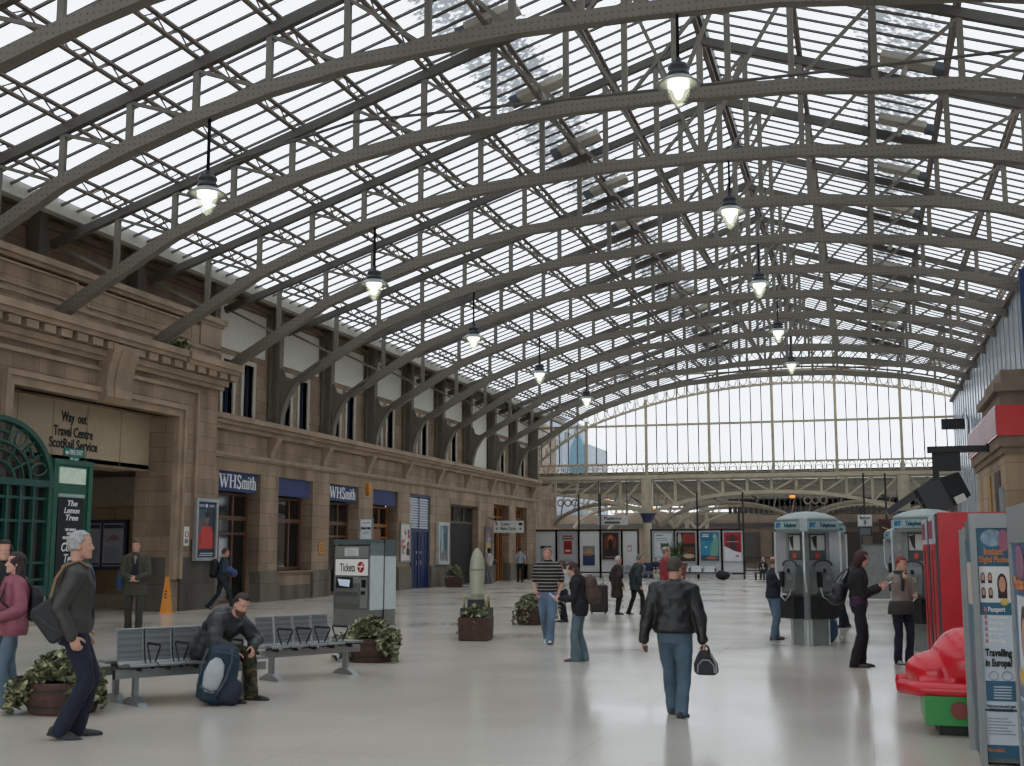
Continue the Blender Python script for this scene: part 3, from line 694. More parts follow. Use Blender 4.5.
# ---------------------------------------------------------------- gable: glazed arch, frieze, columns and girders
XL2, XR2 = -20.4, 10.5
g = MB()
poly = [(XL2, 7.08)]+[(XL2, roofz(-19.9)+.55)]+[(RX, RZ+.55)]+[(6.2, roofz(6.2)+.55), (6.2, 7.08)]
g.add([(u, YG, w) for u, w in poly], [tuple(range(len(poly)))])
w90 = struct(g, 'window_90', GABG)
ACX, ACZ, AR = -3.9, -24.35, 36.2
def az(x, dr=0):
    v = (AR+dr)**2-(x-ACX)**2
    z = ACZ+math.sqrt(max(v, 0))
    if x < -15.5: z -= (abs(x+15.5)/4.6)**2.2*.9
    return z
MX = [-20.6+3.845*i for i in range(1, 8)]
mull = [-16.84, -13.0, -9.06, -5.2, -1.46, 2.28, 6.1]
f = MB()
for x in mull: f.box(x-.09, x+.09, YG-.1, YG+.06, 6.33, roofz(x))
f.box(XL2, 6.1, YG-.12, YG+.08, 9.42, 9.56).box(XL2, 6.1, YG-.14, YG+.1, 7.0, 7.12).box(XL2, 6.1, YG-.12, YG+.08, 12.6, 12.7)
f.build('mullion', CREAM, w90)
f = MB()
edges = [-20.4]+mull
for a, b_ in zip(edges, edges[1:]):
    nn = 6 if b_-a > 3.5 else 5
    for k in range(1, nn):
        x = a+(b_-a)*k/nn; f.box(x-.035, x+.035, YG-.04, YG+.03, 7.1, roofz(x))
f.build('glazing_bars', M('47525e', .5), w90)
def arch_band(dr, th, m, name, parent, y0=-.1, y1=.08, x0=-20.3, x1=6.1):
    f = MB(); n = 40
    xs = [x0+(x1-x0)*i/n for i in range(n+1)]
    rg = [[(x, YG+y0, az(x, dr)-th/2), (x, YG+y1, az(x, dr)-th/2), (x, YG+y1, az(x, dr)+th/2), (x, YG+y0, az(x, dr)+th/2)] for x in xs]
    return f.rings(rg).build(name, m, parent)
arch_band(0, .14, CREAM, 'arch_rib', w90, -.16); arch_band(.78, .16, CREAM, 'arch_rib', w90, -.16); arch_band(.95, .1, STEELD, 'arch_rib', w90, -.3, -.2)
arch_band(2.3, .12, STEEL, 'arch_rib', w90, -.3, -.2, -17.5, 6.0); arch_band(1.5, .1, STEELD, 'arch_rib', w90, -.3, -.2, -17.5, 6.0)
f = MB(); x = -17.4
while x < 6:
    f.bar((x, YG-.25, az(x, 1.5)), (x+.6, YG-.25, az(x+.6, 2.3)), .05, .05).bar((x, YG-.25, az(x, 2.3)), (x+.6, YG-.25, az(x+.6, 1.5)), .05, .05); x += .6
f.build('arch_lattice', STEEL, w90)
f = MB()
def ushape(cx, z0, z1, w, up):
    pts = [(cx+w*math.cos(t), YG-.1, (z1-(z1-z0)*.5) - (z1-z0)*.5*math.sin(t)*(1 if not up else -1)) for t in [PI*q/8 for q in range(9)]]
    ze = z1 if not up else z0
    pts = [(pts[0][0], YG-.1, ze)]+pts+[(pts[-1][0], YG-.1, ze)]
    f.tube(pts, .035, 5, cap=False)
x = -19.7
while x < 6:
    zz = az(x); ushape(x, zz+.08, zz+.72, .22, False)
    f.bar((x+.32, YG-.1, zz+.05), (x+.32, YG-.1, zz+.75), .04, .04)
    x += .64
f.build('arch_frieze', CREAM, w90)
f = MB(); x = -19.8
while x < 6:
    ushape(x, 6.4, 7.02, .22, True); f.tube([(x+.2*math.cos(2*PI*q/10), YG-.1, 6.62+.2*math.sin(2*PI*q/10)) for q in range(11)], .03, 5, cap=False)
    f.bar((x+.32, YG-.1, 6.36), (x+.32, YG-.1, 7.02), .04, .04); x += .64
f.box(-20.35, 6.1, YG-.02, YG+.02, 6.38, 6.58)
f.build('rail_frieze', [CREAM], w90)
MB().box(-20.1, 6.1, YG-.02, YG+.04, 6.36, 6.56).build('blue_backing', M('4a5a86', .5), w90)
gd = empty('trim_20', (0, 0, 0), kind='structure')
f = MB().box(-20.35, 6.2, YG-.3, YG+.2, 6.12, 6.36).box(-20.35, 6.2, YG-.2, YG+.1, 6.0, 6.12)
f.build('girder_flange', CREAM, gd)
cols = [-20.6, -13.0, 2.28, 17.6]
f = MB(); fl = MB()
def gz(x, a, b_):
    t = (x-a)/(b_-a)*2-1; return 3.95+(1-abs(t)**2.4)*1.28
for a, b_ in zip(cols[:-1], cols[1:]):
    half = (b_-a) < 10
    n = 5 if half else 10
    def lz(x): return gz(x, a-(b_-a), b_) if half else gz(x, a, b_)
    xs = [a+.3+(b_-a-.6)*i/n for i in range(n+1)]
    xs2 = [a+.3+(b_-a-.6)*i/24 for i in range(25)]
    for p, q in zip(xs2, xs2[1:]):
        if p < 6.2: fl.bar((p, YG, lz(p)), (q, YG, lz(q)), .26, .2, (0, 0, 1))
    mid = n if False else (0 if half else n//2)
    for i, x in enumerate(xs):
        if x > 6.2: continue
        if 0 < i < n: f.bar((x, YG, lz(x)), (x, YG, 6.1), .16, .1)
    for i in range(n):
        if xs[i] > 5.6: continue
        left = (i < n//2) and not half
        p, q = (xs[i], xs[i+1]) if left else (xs[i+1], xs[i])
        f.bar((p, YG, 6.05), (q, YG, lz(q)), .14, .1)
f.build('lattice_web', CREAM, gd); fl.build('curved_flange', CREAM, gd)
for i, x in enumerate((-13.0, 2.28)):
    co = empty('column', (x, YG, 0), kind='structure')
    MB().box(-.32, .32, -.35, .35, 3.95, 6.1).box(-.2, .2, -.4, .4, 3.95, 6.1).build('shaft_head', CREAM, co)
    MB().lathe([(.55, 3.98), (.5, 3.9), (.34, 3.55), (.34, 3.45), (.27, 3.4)], n=8).build('capital', M('2d3157', .5), co)
    MB().lathe([(.27, 3.42), (.29, .9)], n=16).build('shaft', CREAM, co)
    MB().lathe([(.29, .95), (.33, .9), (.33, .2), (.4, .15), (.4, 0)], n=16).build('base', M('2d3157', .5), co)

# right side: tall glazed screen wall, and the rest of the shell
f = MB()
scr = bpy.data.materials.new('grey_screen'); scr.use_nodes = True; nt = scr.node_tree; b = nt.nodes['Principled BSDF']; L = nt.links.new
tc = nt.nodes.new('ShaderNodeTexCoord'); wv = nt.nodes.new('ShaderNodeTexWave'); wv.bands_direction = 'Y'; wv.inputs['Scale'].default_value = .55; wv.inputs['Distortion'].default_value = 2.
n = nt.nodes.new('ShaderNodeTexNoise'); n.inputs['Scale'].default_value = .6; n.inputs['Detail'].default_value = 4; L(tc.outputs['Object'], wv.inputs['Vector']); L(tc.outputs['Object'], n.inputs['Vector'])
mx = nt.nodes.new('ShaderNodeMath'); mx.operation = 'MULTIPLY'; L(wv.outputs['Fac'], mx.inputs[0]); L(n.outputs['Fac'], mx.inputs[1])
rp = nt.nodes.new('ShaderNodeValToRGB'); rp.color_ramp.elements[0].color = lin('a3abb2')+(1,); rp.color_ramp.elements[1].color = lin('ccd3d8')+(1,); L(mx.outputs[0], rp.inputs['Fac']); L(rp.outputs['Color'], b.inputs['Base Color']); b.inputs['Roughness'].default_value = .22
f.quad((XR, -6, 0), (XR, YG, 0), (XR, YG, 10.35), (XR, -6, 10.35))
wr = struct(f, 'wall_right', scr)
f = MB(); y = 9.0
while y < YG: f.box(XR-.03, XR+.02, y-.015, y+.015, 0, 10.3); y += 1.4
f.build('panel_joint', M('969da3', .5), wr)
struct(MB().box(XR-.15, XR+.15, -6, YG, 10.33, 10.5), 'trim_21', M('5d5348', .6))
struct(MB().box(-27, XR, -6.3, -6, 8.5, 15), 'wall_front', SANDX)

# ---------------------------------------------------------------- beyond the gable: platforms
bk = MB().box(-45, 25, 118, 119, 0, 5.2)
struct(bk, 'wall_back', M('6b5c4c', .8, 0, .4, .5))
f = MB()
for y in (92, 104):
    f.box(-21, 10, y-.12, y+.12, 5.9, 6.15)
    for i in range(20):
        xa = -20.6+i*1.53; f.bar((xa, y, 6.0), (xa+1.53, y, 4.9 if i % 2 == 0 else 6.0), .1, .1); f.bar((xa, y, 4.9 if i % 2 == 1 else 6.), (xa+1.53, y, 6.0 if i % 2 else 4.9), .1, .1)
    f.box(-21, 10, y-.1, y+.1, 4.75, 4.95)
    for x in (-13, -4, 4): f.box(x-.15, x+.15, y-.15, y+.15, 0, 6)
for y in (80, 86, 98):
    for xa, xb in ((-20.4, -13), (-13, -4), (-4, 4)):
        pts = [(xa+(xb-xa)*q/16, y, 3.3+1.5*math.sin(PI*q/16)**.6) for q in range(17)]
        f.tube(pts, .14, 6)
        for q in range(1, 16, 2): f.bar(pts[q], (pts[q][0]+.35, y, 5.6), .07, .07)
        for q in range(3): f.tube([(xa+.5+q*.5+.22*math.cos(t*PI/6), y, 4.9+.22*math.sin(t*PI/6)) for t in range(13)], .05, 5, cap=False)
    f.box(-20.6, 4, y-.1, y+.1, 5.5, 5.75)
struct(f, 'trim_22', M('857a69', .7))
f = MB()
for i in range(46):
    x = -20+i*.72; f.bar((x, 90, 0), (x, 90, 1.15), .05, .05)
f.box(-20, 13, 89.97, 90.03, 1.1, 1.2).box(-20, 13, 89.97, 90.03, .2, .28)
struct(f, 'trim_25', M('2a2724', .6))
f = MB()
for i in range(11):
    x = -21+i*3.1; f.box(x, x+1.9, 117.8, 118.02, .6, 3.4)
f.box(-30, 14, 117.7, 118.05, 3.9, 4.3)
struct(f, 'trim_26', M('35302b', .7))
pc = empty('ceiling_platform', (0, 0, 0), kind='structure')
f = MB().quad((-21, YG+.6, 6.1), (-21, 118, 6.9), (11, 118, 6.9), (11, YG+.6, 6.1)); f.build('roof_glass', glass('canopy_glass', (.75, .8, .82), .2, .05, dirt=.8), pc)
f = MB()
for i in range(30): f.box(-20.5+i*1.05, -20.42+i*1.05, YG+.6, 118, 6.0, 6.1)
for i in range(14): f.box(-21, 11, YG+2+3*i, YG+2.15+3*i, 5.9, 6.1)
f.build('roof_bars', M('6a6458', .7), pc)
dc = empty('trim_23', (0, 0, 0), kind='structure')
MB().box(-9.2, 11, 86, 116, 5.0, 5.25).build('canopy_deck', M('4a443c', .8), dc)
f = MB(); x = -9.2
while x < 11: f.box(x, x+.24, 85.9, 85.98, 4.25, 5.2); x += .36
f.box(-9.2, 11, 85.9, 85.98, 4.75, 5.3).build('valance', M('302d29', .8), dc)
for i, x in enumerate((-8.6, -5.6, -2.6, -.2)):
    struct(MB().lathe([(.09, 0), (.08, 5.0)], (x, 87, 0), 10), 'column_canopy', M('23221f', .6))
for i, (x, z, y) in enumerate(((-17.5, 5.1, 84), (-14.8, 4.6, 88), (-13.6, 4.7, 86), (-4.4, 5.0, 79), (2.0, 4.4, 80))):
    o = MB().lathe([(.0, 0), (.1, .02), (.2, .1), (.2, .16), (.06, .2)], (0, 0, 0), 12).build('platform_lamp', M('d07a3a', .5, emit=1.6), smooth=True); o.location = (x, y, z); MB().bar((0, 0, .18), (0, 0, 6.2-z), .03, .03).build('hanging_rod', DARK, o)
    tag(o, 'small orange platform lamp beyond the gable, %s counted from the shop wall' % ORD[i], 'lamp', 'platform lamps')
# granite building and teal gable seen through the glass
bo = empty('distant_building', (-28.5, 119.6, 0), label='grey stone building with a teal pointed roof seen through the gable glass', cat='building')
MB().box(-14, -1.2, 0, 12, 0, 15.5).box(-1.25, 1.6, .1, 10, 0, 12.5).build('wall', M('8b9096', .8), bo)
MB().prism([(-.2, 9.5), (-.1, 12.0), (.7, 13.8), (1.3, 12.2), (1.3, 9.5)], 'y', -.6, .4).build('gable_roof', M('35606e', .6), bo)
f = MB()
for i in range(6):
    for j in range(3): f.box(-12+i*1.8, -11.2+i*1.8, -.05, .02, 8+j*2.4, 9.5+j*2.4)
f.build('window', M('454e5a', .3), bo)

# ---------------------------------------------------------------- hoarding with posters in front of the gable
YH = 73.8
hd = empty('hoarding', (0, YH, 0), label='long row of white hoarding panels with dark frame under the gable', cat='hoarding')
xs = [-20.0, -17.35, -14.75, -12.1, -10.1]
HX = [-20.0, -17.4, -14.9, -12.55, -10.6]
def pxx(px): # x on the hoarding plane
    d = FWD*F + RIGHT*(px-512) - UP*(553-383); return CAM.x+d.x*(YH-CAM.y)/d.y
edges = [pxx(p) for p in (534.5, 556.5, 579, 600.5, 622, 638.5, 651.5, 675, 698, 722, 744)]
f = MB(); fr = MB()
for i, (a, b_) in enumerate(zip(edges, edges[1:])):
    if i == 5: continue
    f.box(a+.06, b_-.06, .0, .04, .35, 2.9)
    fr.box(a-.05, a+.06, -.05, .06, 0, 3.0).box(a, b_, -.045, .055, 2.88, 3.0).box(a, b_, -.045, .055, .28, .38)
    fr.box(b_-.06, b_+.05, -.05, .06, 0, 3.0)
for i in (2, 3, 8, 10): fr.box(edges[i]-.05, edges[i]+.05, .0, .08, 2.9, 5.2)
f.box(edges[0], edges[5], .02, .05, .02, .25).box(edges[6], edges[10], .02, .05, .02, .25)
f.build('hoarding_panel', M('cfd0cd', .6, noise=.04), hd); fr.build('hoarding_frame', M('17171a', .5), hd)
def hp(x0, x1, y0, y1, label, rects, texts=(), frame=None):
    a, b_ = pxx(x0), pxx(x1); k = (YH)/1212*1.04
    z1, z0 = EYE+(550.3-y0)*k, EYE+(550.3-y1)*k
    root = poster('poster', ((a+b_)/2, YH-.012, (z0+z1)/2), -PI/2, b_-a, z1-z0, label, rects, frame, .08 if frame else .0, .05, texts=texts)
    return root
hp(541, 551, 546, 571, 'small grey notice with dark heading on the first hoarding panel by the wall', [('9ea2a3', R(0, 0, 1, .9)), ('23283a', R(-.05, .9, 1.05, 1))])
hp(558.5, 577.5, 532.5, 567, 'pale poster with a red box on the hoarding', [('a8abaa', R(0, 0, 1, 1)), ('a3262c', R(.25, .36, .75, .78)), ('d0b0ac', R(.35, .44, .65, .5)), ('7b1c22', R(.3, .52, .7, .7))]+bars(.12, .88, .82, .97, 2, '7b2025')+bars(.2, .8, .08, .22, 3, '8a8d8d'), (), FRM)
hp(583, 595, 546, 565, 'small blue and gold poster on a white hoarding panel', [('26335e', R(0, 0, 1, .55)), ('7c7c80', R(0, .55, 1, 1)), ('b08a52', [(.1, .55), (.9, .55), (.7, .8), (.5, .88), (.3, .78)]), ('8f6a48', R(.2, .5, .8, .62))])
hp(601.5, 620, 532, 560, 'dark brown film poster with glowing figure on the hoarding', [('2a1712', R(0, 0, 1, 1)), ('6a2c1a', blob(.5, .62, .38, .3)), ('b06a34', blob(.5, .78, .14, .14)), ('1a0f0d', [(.34, .2), (.66, .2), (.62, .7), (.5, .8), (.38, .7)]), ('120b0a', R(0, 0, 1, .15))]+bars(.1, .9, .06, .13, 1, '8b6a50'), (), M('7c7a76', .5))
hp(627.5, 632, 545, 551.5, 'tiny pink-marked notice on the blank hoarding panel', [('b79a9c', R(0, 0, 1, 1)), ('d6d3d0', R(.2, .2, .8, .6))])
hp(653.5, 673.5, 532.5, 561, 'white printed notice poster with a small dark photograph on the hoarding', [('c6ccd0', R(0, 0, 1, 1)), ('3d4a42', R(.35, .38, .8, .62)), ('6b7278', R(.1, .78, .7, .8)), ('6b7278', R(.1, .72, .8, .735)), ('b9b48c', R(.4, .42, .75, .46)), ('9aa0a4', R(.1, .1, .8, .13))]+bars(.06, .5, .9, .95, 1, '3a4148'), (), FRM)
hp(675.5, 697, 532, 562, 'brown poster with a bowl and red lettering bands on the hoarding', [('3a1d15', R(0, 0, 1, 1)), ('171010', R(0, 0, .3, 1)), ('a9a29a', blob(.17, .78, .1, .2)), ('8e2a1e', R(.35, .62, 1, .95)), ('5c3420', R(.4, .2, .95, .5)), ('c0a884', blob(.65, .18, .3, .08)), ('201413', R(.4, .5, .95, .6))], (), FRM)
hp(699.5, 720.5, 532, 561.5, 'blue poster with a pale green draped figure on the hoarding', [('1d6a8c', R(0, 0, 1, 1)), ('2f86a6', R(0, .2, .7, .7)), ('6fa08e', [(.5, .18), (.95, .15), (.95, .75), (.85, .95), (.72, .98), (.7, .75), (.58, .55)]), ('8fb8a6', blob(.77, .86, .1, .08)), ('38505c', R(.0, .0, 1, .17)), ('b9604e', blob(.6, .1, .3, .05)), ('d5e3e8', blob(.3, .48, .06, .03))]+bars(.06, .5, .84, .96, 2, 'd5e3e8'), (), FRM)
hp(723, 743, 532, 561.5, 'red and white poster with a dark turret shape on the hoarding', [('b3202a', R(0, 0, 1, 1)), ('7a1c24', R(.1, .3, .9, .9)), ('40282c', [(.3, .36), (.68, .36), (.66, .75), (.56, .95), (.42, .95), (.32, .75)]), ('c9a0a0', R(.15, .66, .85, .68)), ('d9dadc', [(0, 0), (1, 0), (1, .28), (.6, .34), (.25, .45), (0, .52)]), ('a8323a', blob(.75, .17, .12, .03))], (), FRM)
ps = empty('platform_sign', (pxx(611.5), YH+.5, 3.55), label='white hanging platform sign above the brown film poster', cat='sign')
MB().box(-.95, .95, -.04, .04, -.28, .28).build('sign_board', M('c9c9c4', .5), ps); MB().bar((-.9, 0, .2), (-.9, 0, 2.5), .06, .06).bar((.9, 0, .2), (.9, 0, 2.5), .06, .06).build('hanger', STEELD, ps)
text('Platforms', .26, (0, -.05, .12), FRONT, INK, ps, width=1.1, bold=.005); MB().box(-.5, .45, -.055, -.045, -.2, -.06).build('print_line', M('4a4a48', .6), ps)
# platform number sign with monitor, and dark red indicator
pn = empty('platform_monitor', (0.0, 70, 2.6), label='white platform 3 sign above a dark hanging monitor', cat='monitor')
MB().box(-.38, .38, -.06, .06, .42, 1.06).build('sign_board', M('c9cac6', .5), pn); MB().box(-.37, .37, -.2, .3, -.12, .4).build('monitor', M('22262c', .4), pn); MB().box(-.28, .28, -.21, -.2, -.04, .32).build('screen', M('3d4650', .2), pn)
MB().bar((0, 0, 1.0), (0, 0, 3.4), .1, .1).build('hanger', BLACK, pn)
text('Platform', .22, (0, -.07, .88), FRONT, INK, pn, width=.55, bold=.005); text('3', .3, (0, -.07, .62), FRONT, INK, pn, bold=.01)
ri = empty('indicator_board', (1.16, 70, 2.55), label='dark red hanging indicator with a yellow streak beside the platform 3 sign', cat='indicator')
MB().box(-.42, .42, -.15, .15, .08, .78).build('casing', M('3a1c18', .5), ri); MB().box(-.46, .46, -.2, .15, .72, .86).build('hood', M('561d1b', .5), ri); MB().bar((0, 0, .8), (0, 0, 3.4), .1, .1).build('hanger', BLACK, ri)
MB().bar((-.25, -.16, .42), (.3, -.16, .2), .02, .04).build('yellow_streak', M('b59a3a', .5, emit=.2), ri)

# ---------------------------------------------------------------- sky light
w = bpy.data.worlds.new('overcast'); bpy.context.scene.world = w; w.use_nodes = True
bg = w.node_tree.nodes['Background']; bg.inputs[0].default_value = (.89, .94, 1.0, 1); bg.inputs[1].default_value = SKY
sc = bpy.context.scene
sc.view_settings.view_transform = 'Standard'; sc.view_settings.exposure = 0; sc.view_settings.gamma = 1
vs = sc.view_settings; vs.use_curve_mapping = True; cmap = vs.curve_mapping; cmap.white_level = (1.5, 1.5, 1.5)
cv_ = cmap.curves[3]
for x_, y_ in ((.1, .15), (.2, .3), (.33, .49), (.53, .70), (.75, .82)): cv_.points.new(x_, y_)
cv_.points[-1].location = (1.0, .9); cmap.update()
sc.cycles.use_denoising = True; sc.cycles.transparent_max_bounces = 16; sc.cycles.max_bounces = 8; sc.cycles.diffuse_bounces = 4

# ---------------------------------------------------------------- benches
PERF = bpy.data.materials.new('perforated_steel'); PERF.use_nodes = True; nt = PERF.node_tree; b = nt.nodes['Principled BSDF']; L = nt.links.new
b.inputs['Metallic'].default_value = .6; b.inputs['Roughness'].default_value = .38
tc = nt.nodes.new('ShaderNodeTexCoord'); vo = nt.nodes.new('ShaderNodeTexVoronoi'); vo.inputs['Scale'].default_value = 70; vo.inputs['Randomness'].default_value = 0
L(tc.outputs['Object'], vo.inputs['Vector']); rp = nt.nodes.new('ShaderNodeValToRGB'); rp.color_ramp.elements[0].position = .25; rp.color_ramp.elements[1].position = .4
rp.color_ramp.elements[0].color = lin('3c3d3d')+(1,); rp.color_ramp.elements[1].color = lin('8d8f8f')+(1,); L(vo.outputs['Distance'], rp.inputs['Fac']); L(rp.outputs['Color'], b.inputs['Base Color'])
STEELB = M('8f9493', .35, .5, .06)
def make_bench(n=4, pitch=.48):
    """a beam bench along local +Y whose seats face +X"""
    root = empty('beam_bench', (0, 0, 0))
    Ln = (n+1)*pitch
    MB().bar((.02, -.12, .33), (.02, Ln+.12, .33), .09, .09).build('beam', STEELB, root)
    MB().box(-.03, .07, -.125, -.115, .28, .38).build('beam_end_cap', BLACK, root)
    for y in (pitch*.5, Ln-pitch*.5):
        MB().box(-.05, .07, y-.035, y+.035, .03, .3).build('leg', STEELB, root)
        MB().prism([(-.3, 0), (.36, 0), (.3, .035), (.08, .085), (-.06, .085), (-.24, .035)], 'y', y-.075, y+.075).build('foot_plate', STEELB, root)
    prof = [(.30, .425), (.27, .445), (.1, .43), (-.08, .405), (-.17, .41), (-.215, .45), (-.24, .53), (-.27, .68), (-.295, .785)]
    for k in range(n):
        y0, y1 = k*pitch+.025, (k+1)*pitch-.025
        f = MB(); t = .012
        for (xa, za), (xb, zb) in zip(prof, prof[1:]):
            d = V((xb-xa, 0, zb-za)).normalized(); nn = V((-d.z, 0, d.x))*t
            f.rings([[(xa, y0, za), (xb, y0, zb), (xb+nn.x, y0, zb+nn.z), (xa+nn.x, y0, za+nn.z)], [(xa, y1, za), (xb, y1, zb), (xb+nn.x, y1, zb+nn.z), (xa+nn.x, y1, za+nn.z)]])
        s = f.build('seat_shell', PERF, root)
        f = MB()
        for y in (y0, y1): f.tube([(x, y, z) for x, z in prof], .013, 6)
        f.tube([(prof[-1][0], y0, prof[-1][1]), (prof[-1][0], y1, prof[-1][1])], .016, 8); f.tube([(prof[0][0], y0, prof[0][1]), (prof[0][0], y1, prof[0][1])], .016, 8)
        f.build('seat_rim', STEELB, s)
    MB().box(-.2, .3, n*pitch+.03, (n+1)*pitch, .42, .445).build('end_table', STEELB, root)
    for k in range(1, n+1):
        y = k*pitch
        MB().tube([(.12, y, .38), (.36, y, .62), (.34, y, .64), (-.12, y, .64), (-.14, y, .62), (.06, y, .38)], .014, 8).build('armrest', BLACK, root)
    f = MB()
    for k in range(n+1): f.bar((.02, k*pitch+pitch/2, .36), (.02, k*pitch+pitch/2, .42), .4, .03, (0, 1, 0))
    f.build('seat_bracket', M('2b2b2c', .5), root)
    return root
def bench_at(o, x, y, deg, sc):
    o.location = (x, y, 0); o.rotation_euler = (0, 0, math.radians(deg)); o.scale = sc; return o
A1 = math.radians(-34.2); PIT = .335
b1 = bench_at(make_bench(), -7.97, 11.84, -34.2, (.7, PIT/.48, 1.03))
tag(b1, 'perforated steel beam bench with black armrests carrying the seated man', 'bench', 'perforated steel beam benches')
b2 = bench_at(copy_tree(b1), -7.68, 14.55, -28.2, (.7, .305/.48, 1.03))
tag(b2, 'empty perforated steel four seat bench between the seated man and ivy tub', 'bench', 'perforated steel beam benches')
b3 = bench_at(copy_tree(b1), -7.97-.46*math.cos(A1)-1.64*math.sin(A1), 11.84-.46*math.sin(A1)+1.64*math.cos(A1), 180-34.2, (.7, PIT/.48, 1.03))
tag(b3, 'steel bench backing onto the seated man and facing the shops', 'bench', 'perforated steel beam benches')
fb = copy_tree(b1); fb.location = (pxx(730), 72.6, 0); fb.rotation_euler = (0, 0, PI/2+PI); fb.scale = (1.2, 1.6, 1)
fb.location = (pxx(667), 72.6, 0); fb.rotation_euler = (0, 0, -PI/2)
tag(fb, 'far steel bench with pale seats under the posters of the hoarding', 'bench', 'far benches by the hoarding')
def pale(o):
    for ch in o.children:
        if ch.name.startswith('seat_shell'):
            ch.material_slots[0].link = 'OBJECT'; ch.material_slots[0].material = M('c9cbca', .5)
        pale(ch)
pale(fb)
fb2 = copy_tree(b1); fb2.location = (pxx(620), 72.7, 0); fb2.rotation_euler = (0, 0, -PI/2); fb2.scale = (1.2, .9, 1)
tag(fb2, 'far bench partly hidden behind the two men in coats', 'bench', 'far benches by the hoarding')

# ---------------------------------------------------------------- planters
IVY = bpy.data.materials.new('ivy'); IVY.use_nodes = True; nt = IVY.node_tree; b = nt.nodes['Principled BSDF']; L = nt.links.new
tc = nt.nodes.new('ShaderNodeTexCoord'); n = nt.nodes.new('ShaderNodeTexWhiteNoise'); vm = nt.nodes.new('ShaderNodeVectorMath'); vm.operation = 'SNAP'; vm.inputs[1].default_value = (.045, .045, .045)
L(tc.outputs['Object'], vm.inputs[0]); L(vm.outputs[0], n.inputs['Vector']); rp = nt.nodes.new('ShaderNodeValToRGB')
rp.color_ramp.elements[0].color = lin('3a4230')+(1,); rp.color_ramp.elements[1].color = lin('c2bb92')+(1,); e = rp.color_ramp.elements.new(.55); e.color = lin('6a7050')+(1,); e = rp.color_ramp.elements.new(.8); e.color = lin('8d8e68')+(1,)
L(n.outputs['Value'], rp.inputs['Fac']); L(rp.outputs['Color'], b.inputs['Base Color']); b.inputs['Roughness'].default_value = .5
BARK = M('4a3228', .75, 0, .35, 9.)
def leaves(f, pts, size, rnd):
    for p in pts:
        p = V(p); s = size*(.6+rnd.random()*.8)
        a = Euler((rnd.uniform(-1.1, 1.1), rnd.uniform(-1.1, 1.1), rnd.uniform(0, 6.3))).to_matrix()
        sh = [(0, -.5, 0), (.42, -.28, .06), (.3, .1, .03), (0, .62, -.08), (-.3, .1, .03), (-.42, -.28, .06)]
        f.add([p+a @ V(q)*s for q in sh], [(0, 1, 2, 3), (0, 3, 4, 5)])
def ivy_tub(label, loc, r=.36, h=.34, spread=1.5, seed=1, nleaf=1500, bare=None, square=False, group='ivy planters', crown=.28, name='ivy_planter'):
    rnd = random.Random(seed)
    root = empty(name, loc, rnd.random()*.6, label, 'planter', group)
    f = MB()
    if square:
        f.rings([[(x*r*k, y*r*k, z) for x, y in ((-1, -1), (1, -1), (1, 1), (-1, 1))] for k, z in ((.9, 0), (.96, .02), (1.0, h), (.92, h), (.9, h-.05))])
    else:
        f.lathe([(r*.86, 0), (r*.9, .015), (r*.98, h*.5), (r, h), (r*.93, h), (r*.92, h-.05)], n=24)
    f.build('tub', BARK, root)
    if not square: MB().lathe([(r*.945, h*.22), (r*.955, h*.22), (r*.965, h*.3), (r*.955, h*.3)], n=24, cap=False).lathe([(r*1.0, h*.72), (r*1.012, h*.72), (r*1.015, h*.8), (r*1.0, h*.8)], n=24, cap=False).build('hoop', M('2a211d', .6), root)
    MB().lathe([(r*.93, h-.04), (.001, h-.02)], n=20, cap=False).build('soil', M('241a14', .9), root)
    pts = []
    while len(pts) < nleaf:
        t = rnd.random()*2*PI; u = rnd.random()
        lim = r*spread*(.82+.18*math.sin(3*t+seed)+.1*math.sin(7*t))
        rr = lim*math.sqrt(u)
        if bare is not None:
            dd = (t-root.rotation_euler.z*0-bare) % (2*PI); dd = min(dd, 2*PI-dd)
            if dd < .4 and rr > r*.85: continue
        if rr < r: z = h+crown*(1-(rr/(r*1.1))**2)*(.3+.9*rnd.random())
        else:
            drop = (.5+.5*(.5+.5*math.sin(4*t+seed*2)))
            z = h+.08-(rr-r)/(lim-r+.01)*h*drop*rnd.random()*1.2-rnd.random()*h*.75*drop
            z = max(z, .03)
        pts.append((rr*math.cos(t), rr*math.sin(t), z))
    fo = MB(); leaves(fo, pts, .085, rnd)
    fo.build('foliage', IVY, root, fix=False)
    return root
p = ground(66, 713); ivy_tub('round wooden tub of trailing variegated ivy behind the grey haired man', (p.x-.09, p.y+.06, 0), .38, .33, 1.42, 3, 2300, bare=-PI/2+.25)
p = ground(362, 663); ivy_tub('wooden tub of trailing ivy beyond the end of the empty bench', (p.x+.0, p.y+.35, 0), .38, .36, 1.5, 5, 1800, bare=-PI/2-.2)
p = ground(531, 625); ivy_tub('small ivy tub behind the man in the striped shirt', (p.x, p.y+.25, 0), .42, .4, 1.4, 8, 900)
rnd = random.Random(4)
f = MB()
for k in range(9):
    a = rnd.uniform(-1.2, 1.2); ln = rnd.uniform(.5, .9); f.tube([(.1*a, 0, .3), (a*.4, .1*rnd.random(), .55), (a*ln*.8, .05, .75-abs(a)*.4)], [.02, .035, .005], 5, rx=[.004, .004, .002])
o = f.build('dry_fronds', M('8f8264', .7, 0, .25, 5)); o.parent = [x for x in C.objects if x.name.startswith('ivy_planter')][-1]; o.location = (.1, -.1, .1)
p = ground(450, 587.5); ivy_tub('bushy planter against the wall by the dark shuttered archway', (-18.55, 53.9, 0), .4, .45, 1.2, 11, 800, crown=.5, square=True)
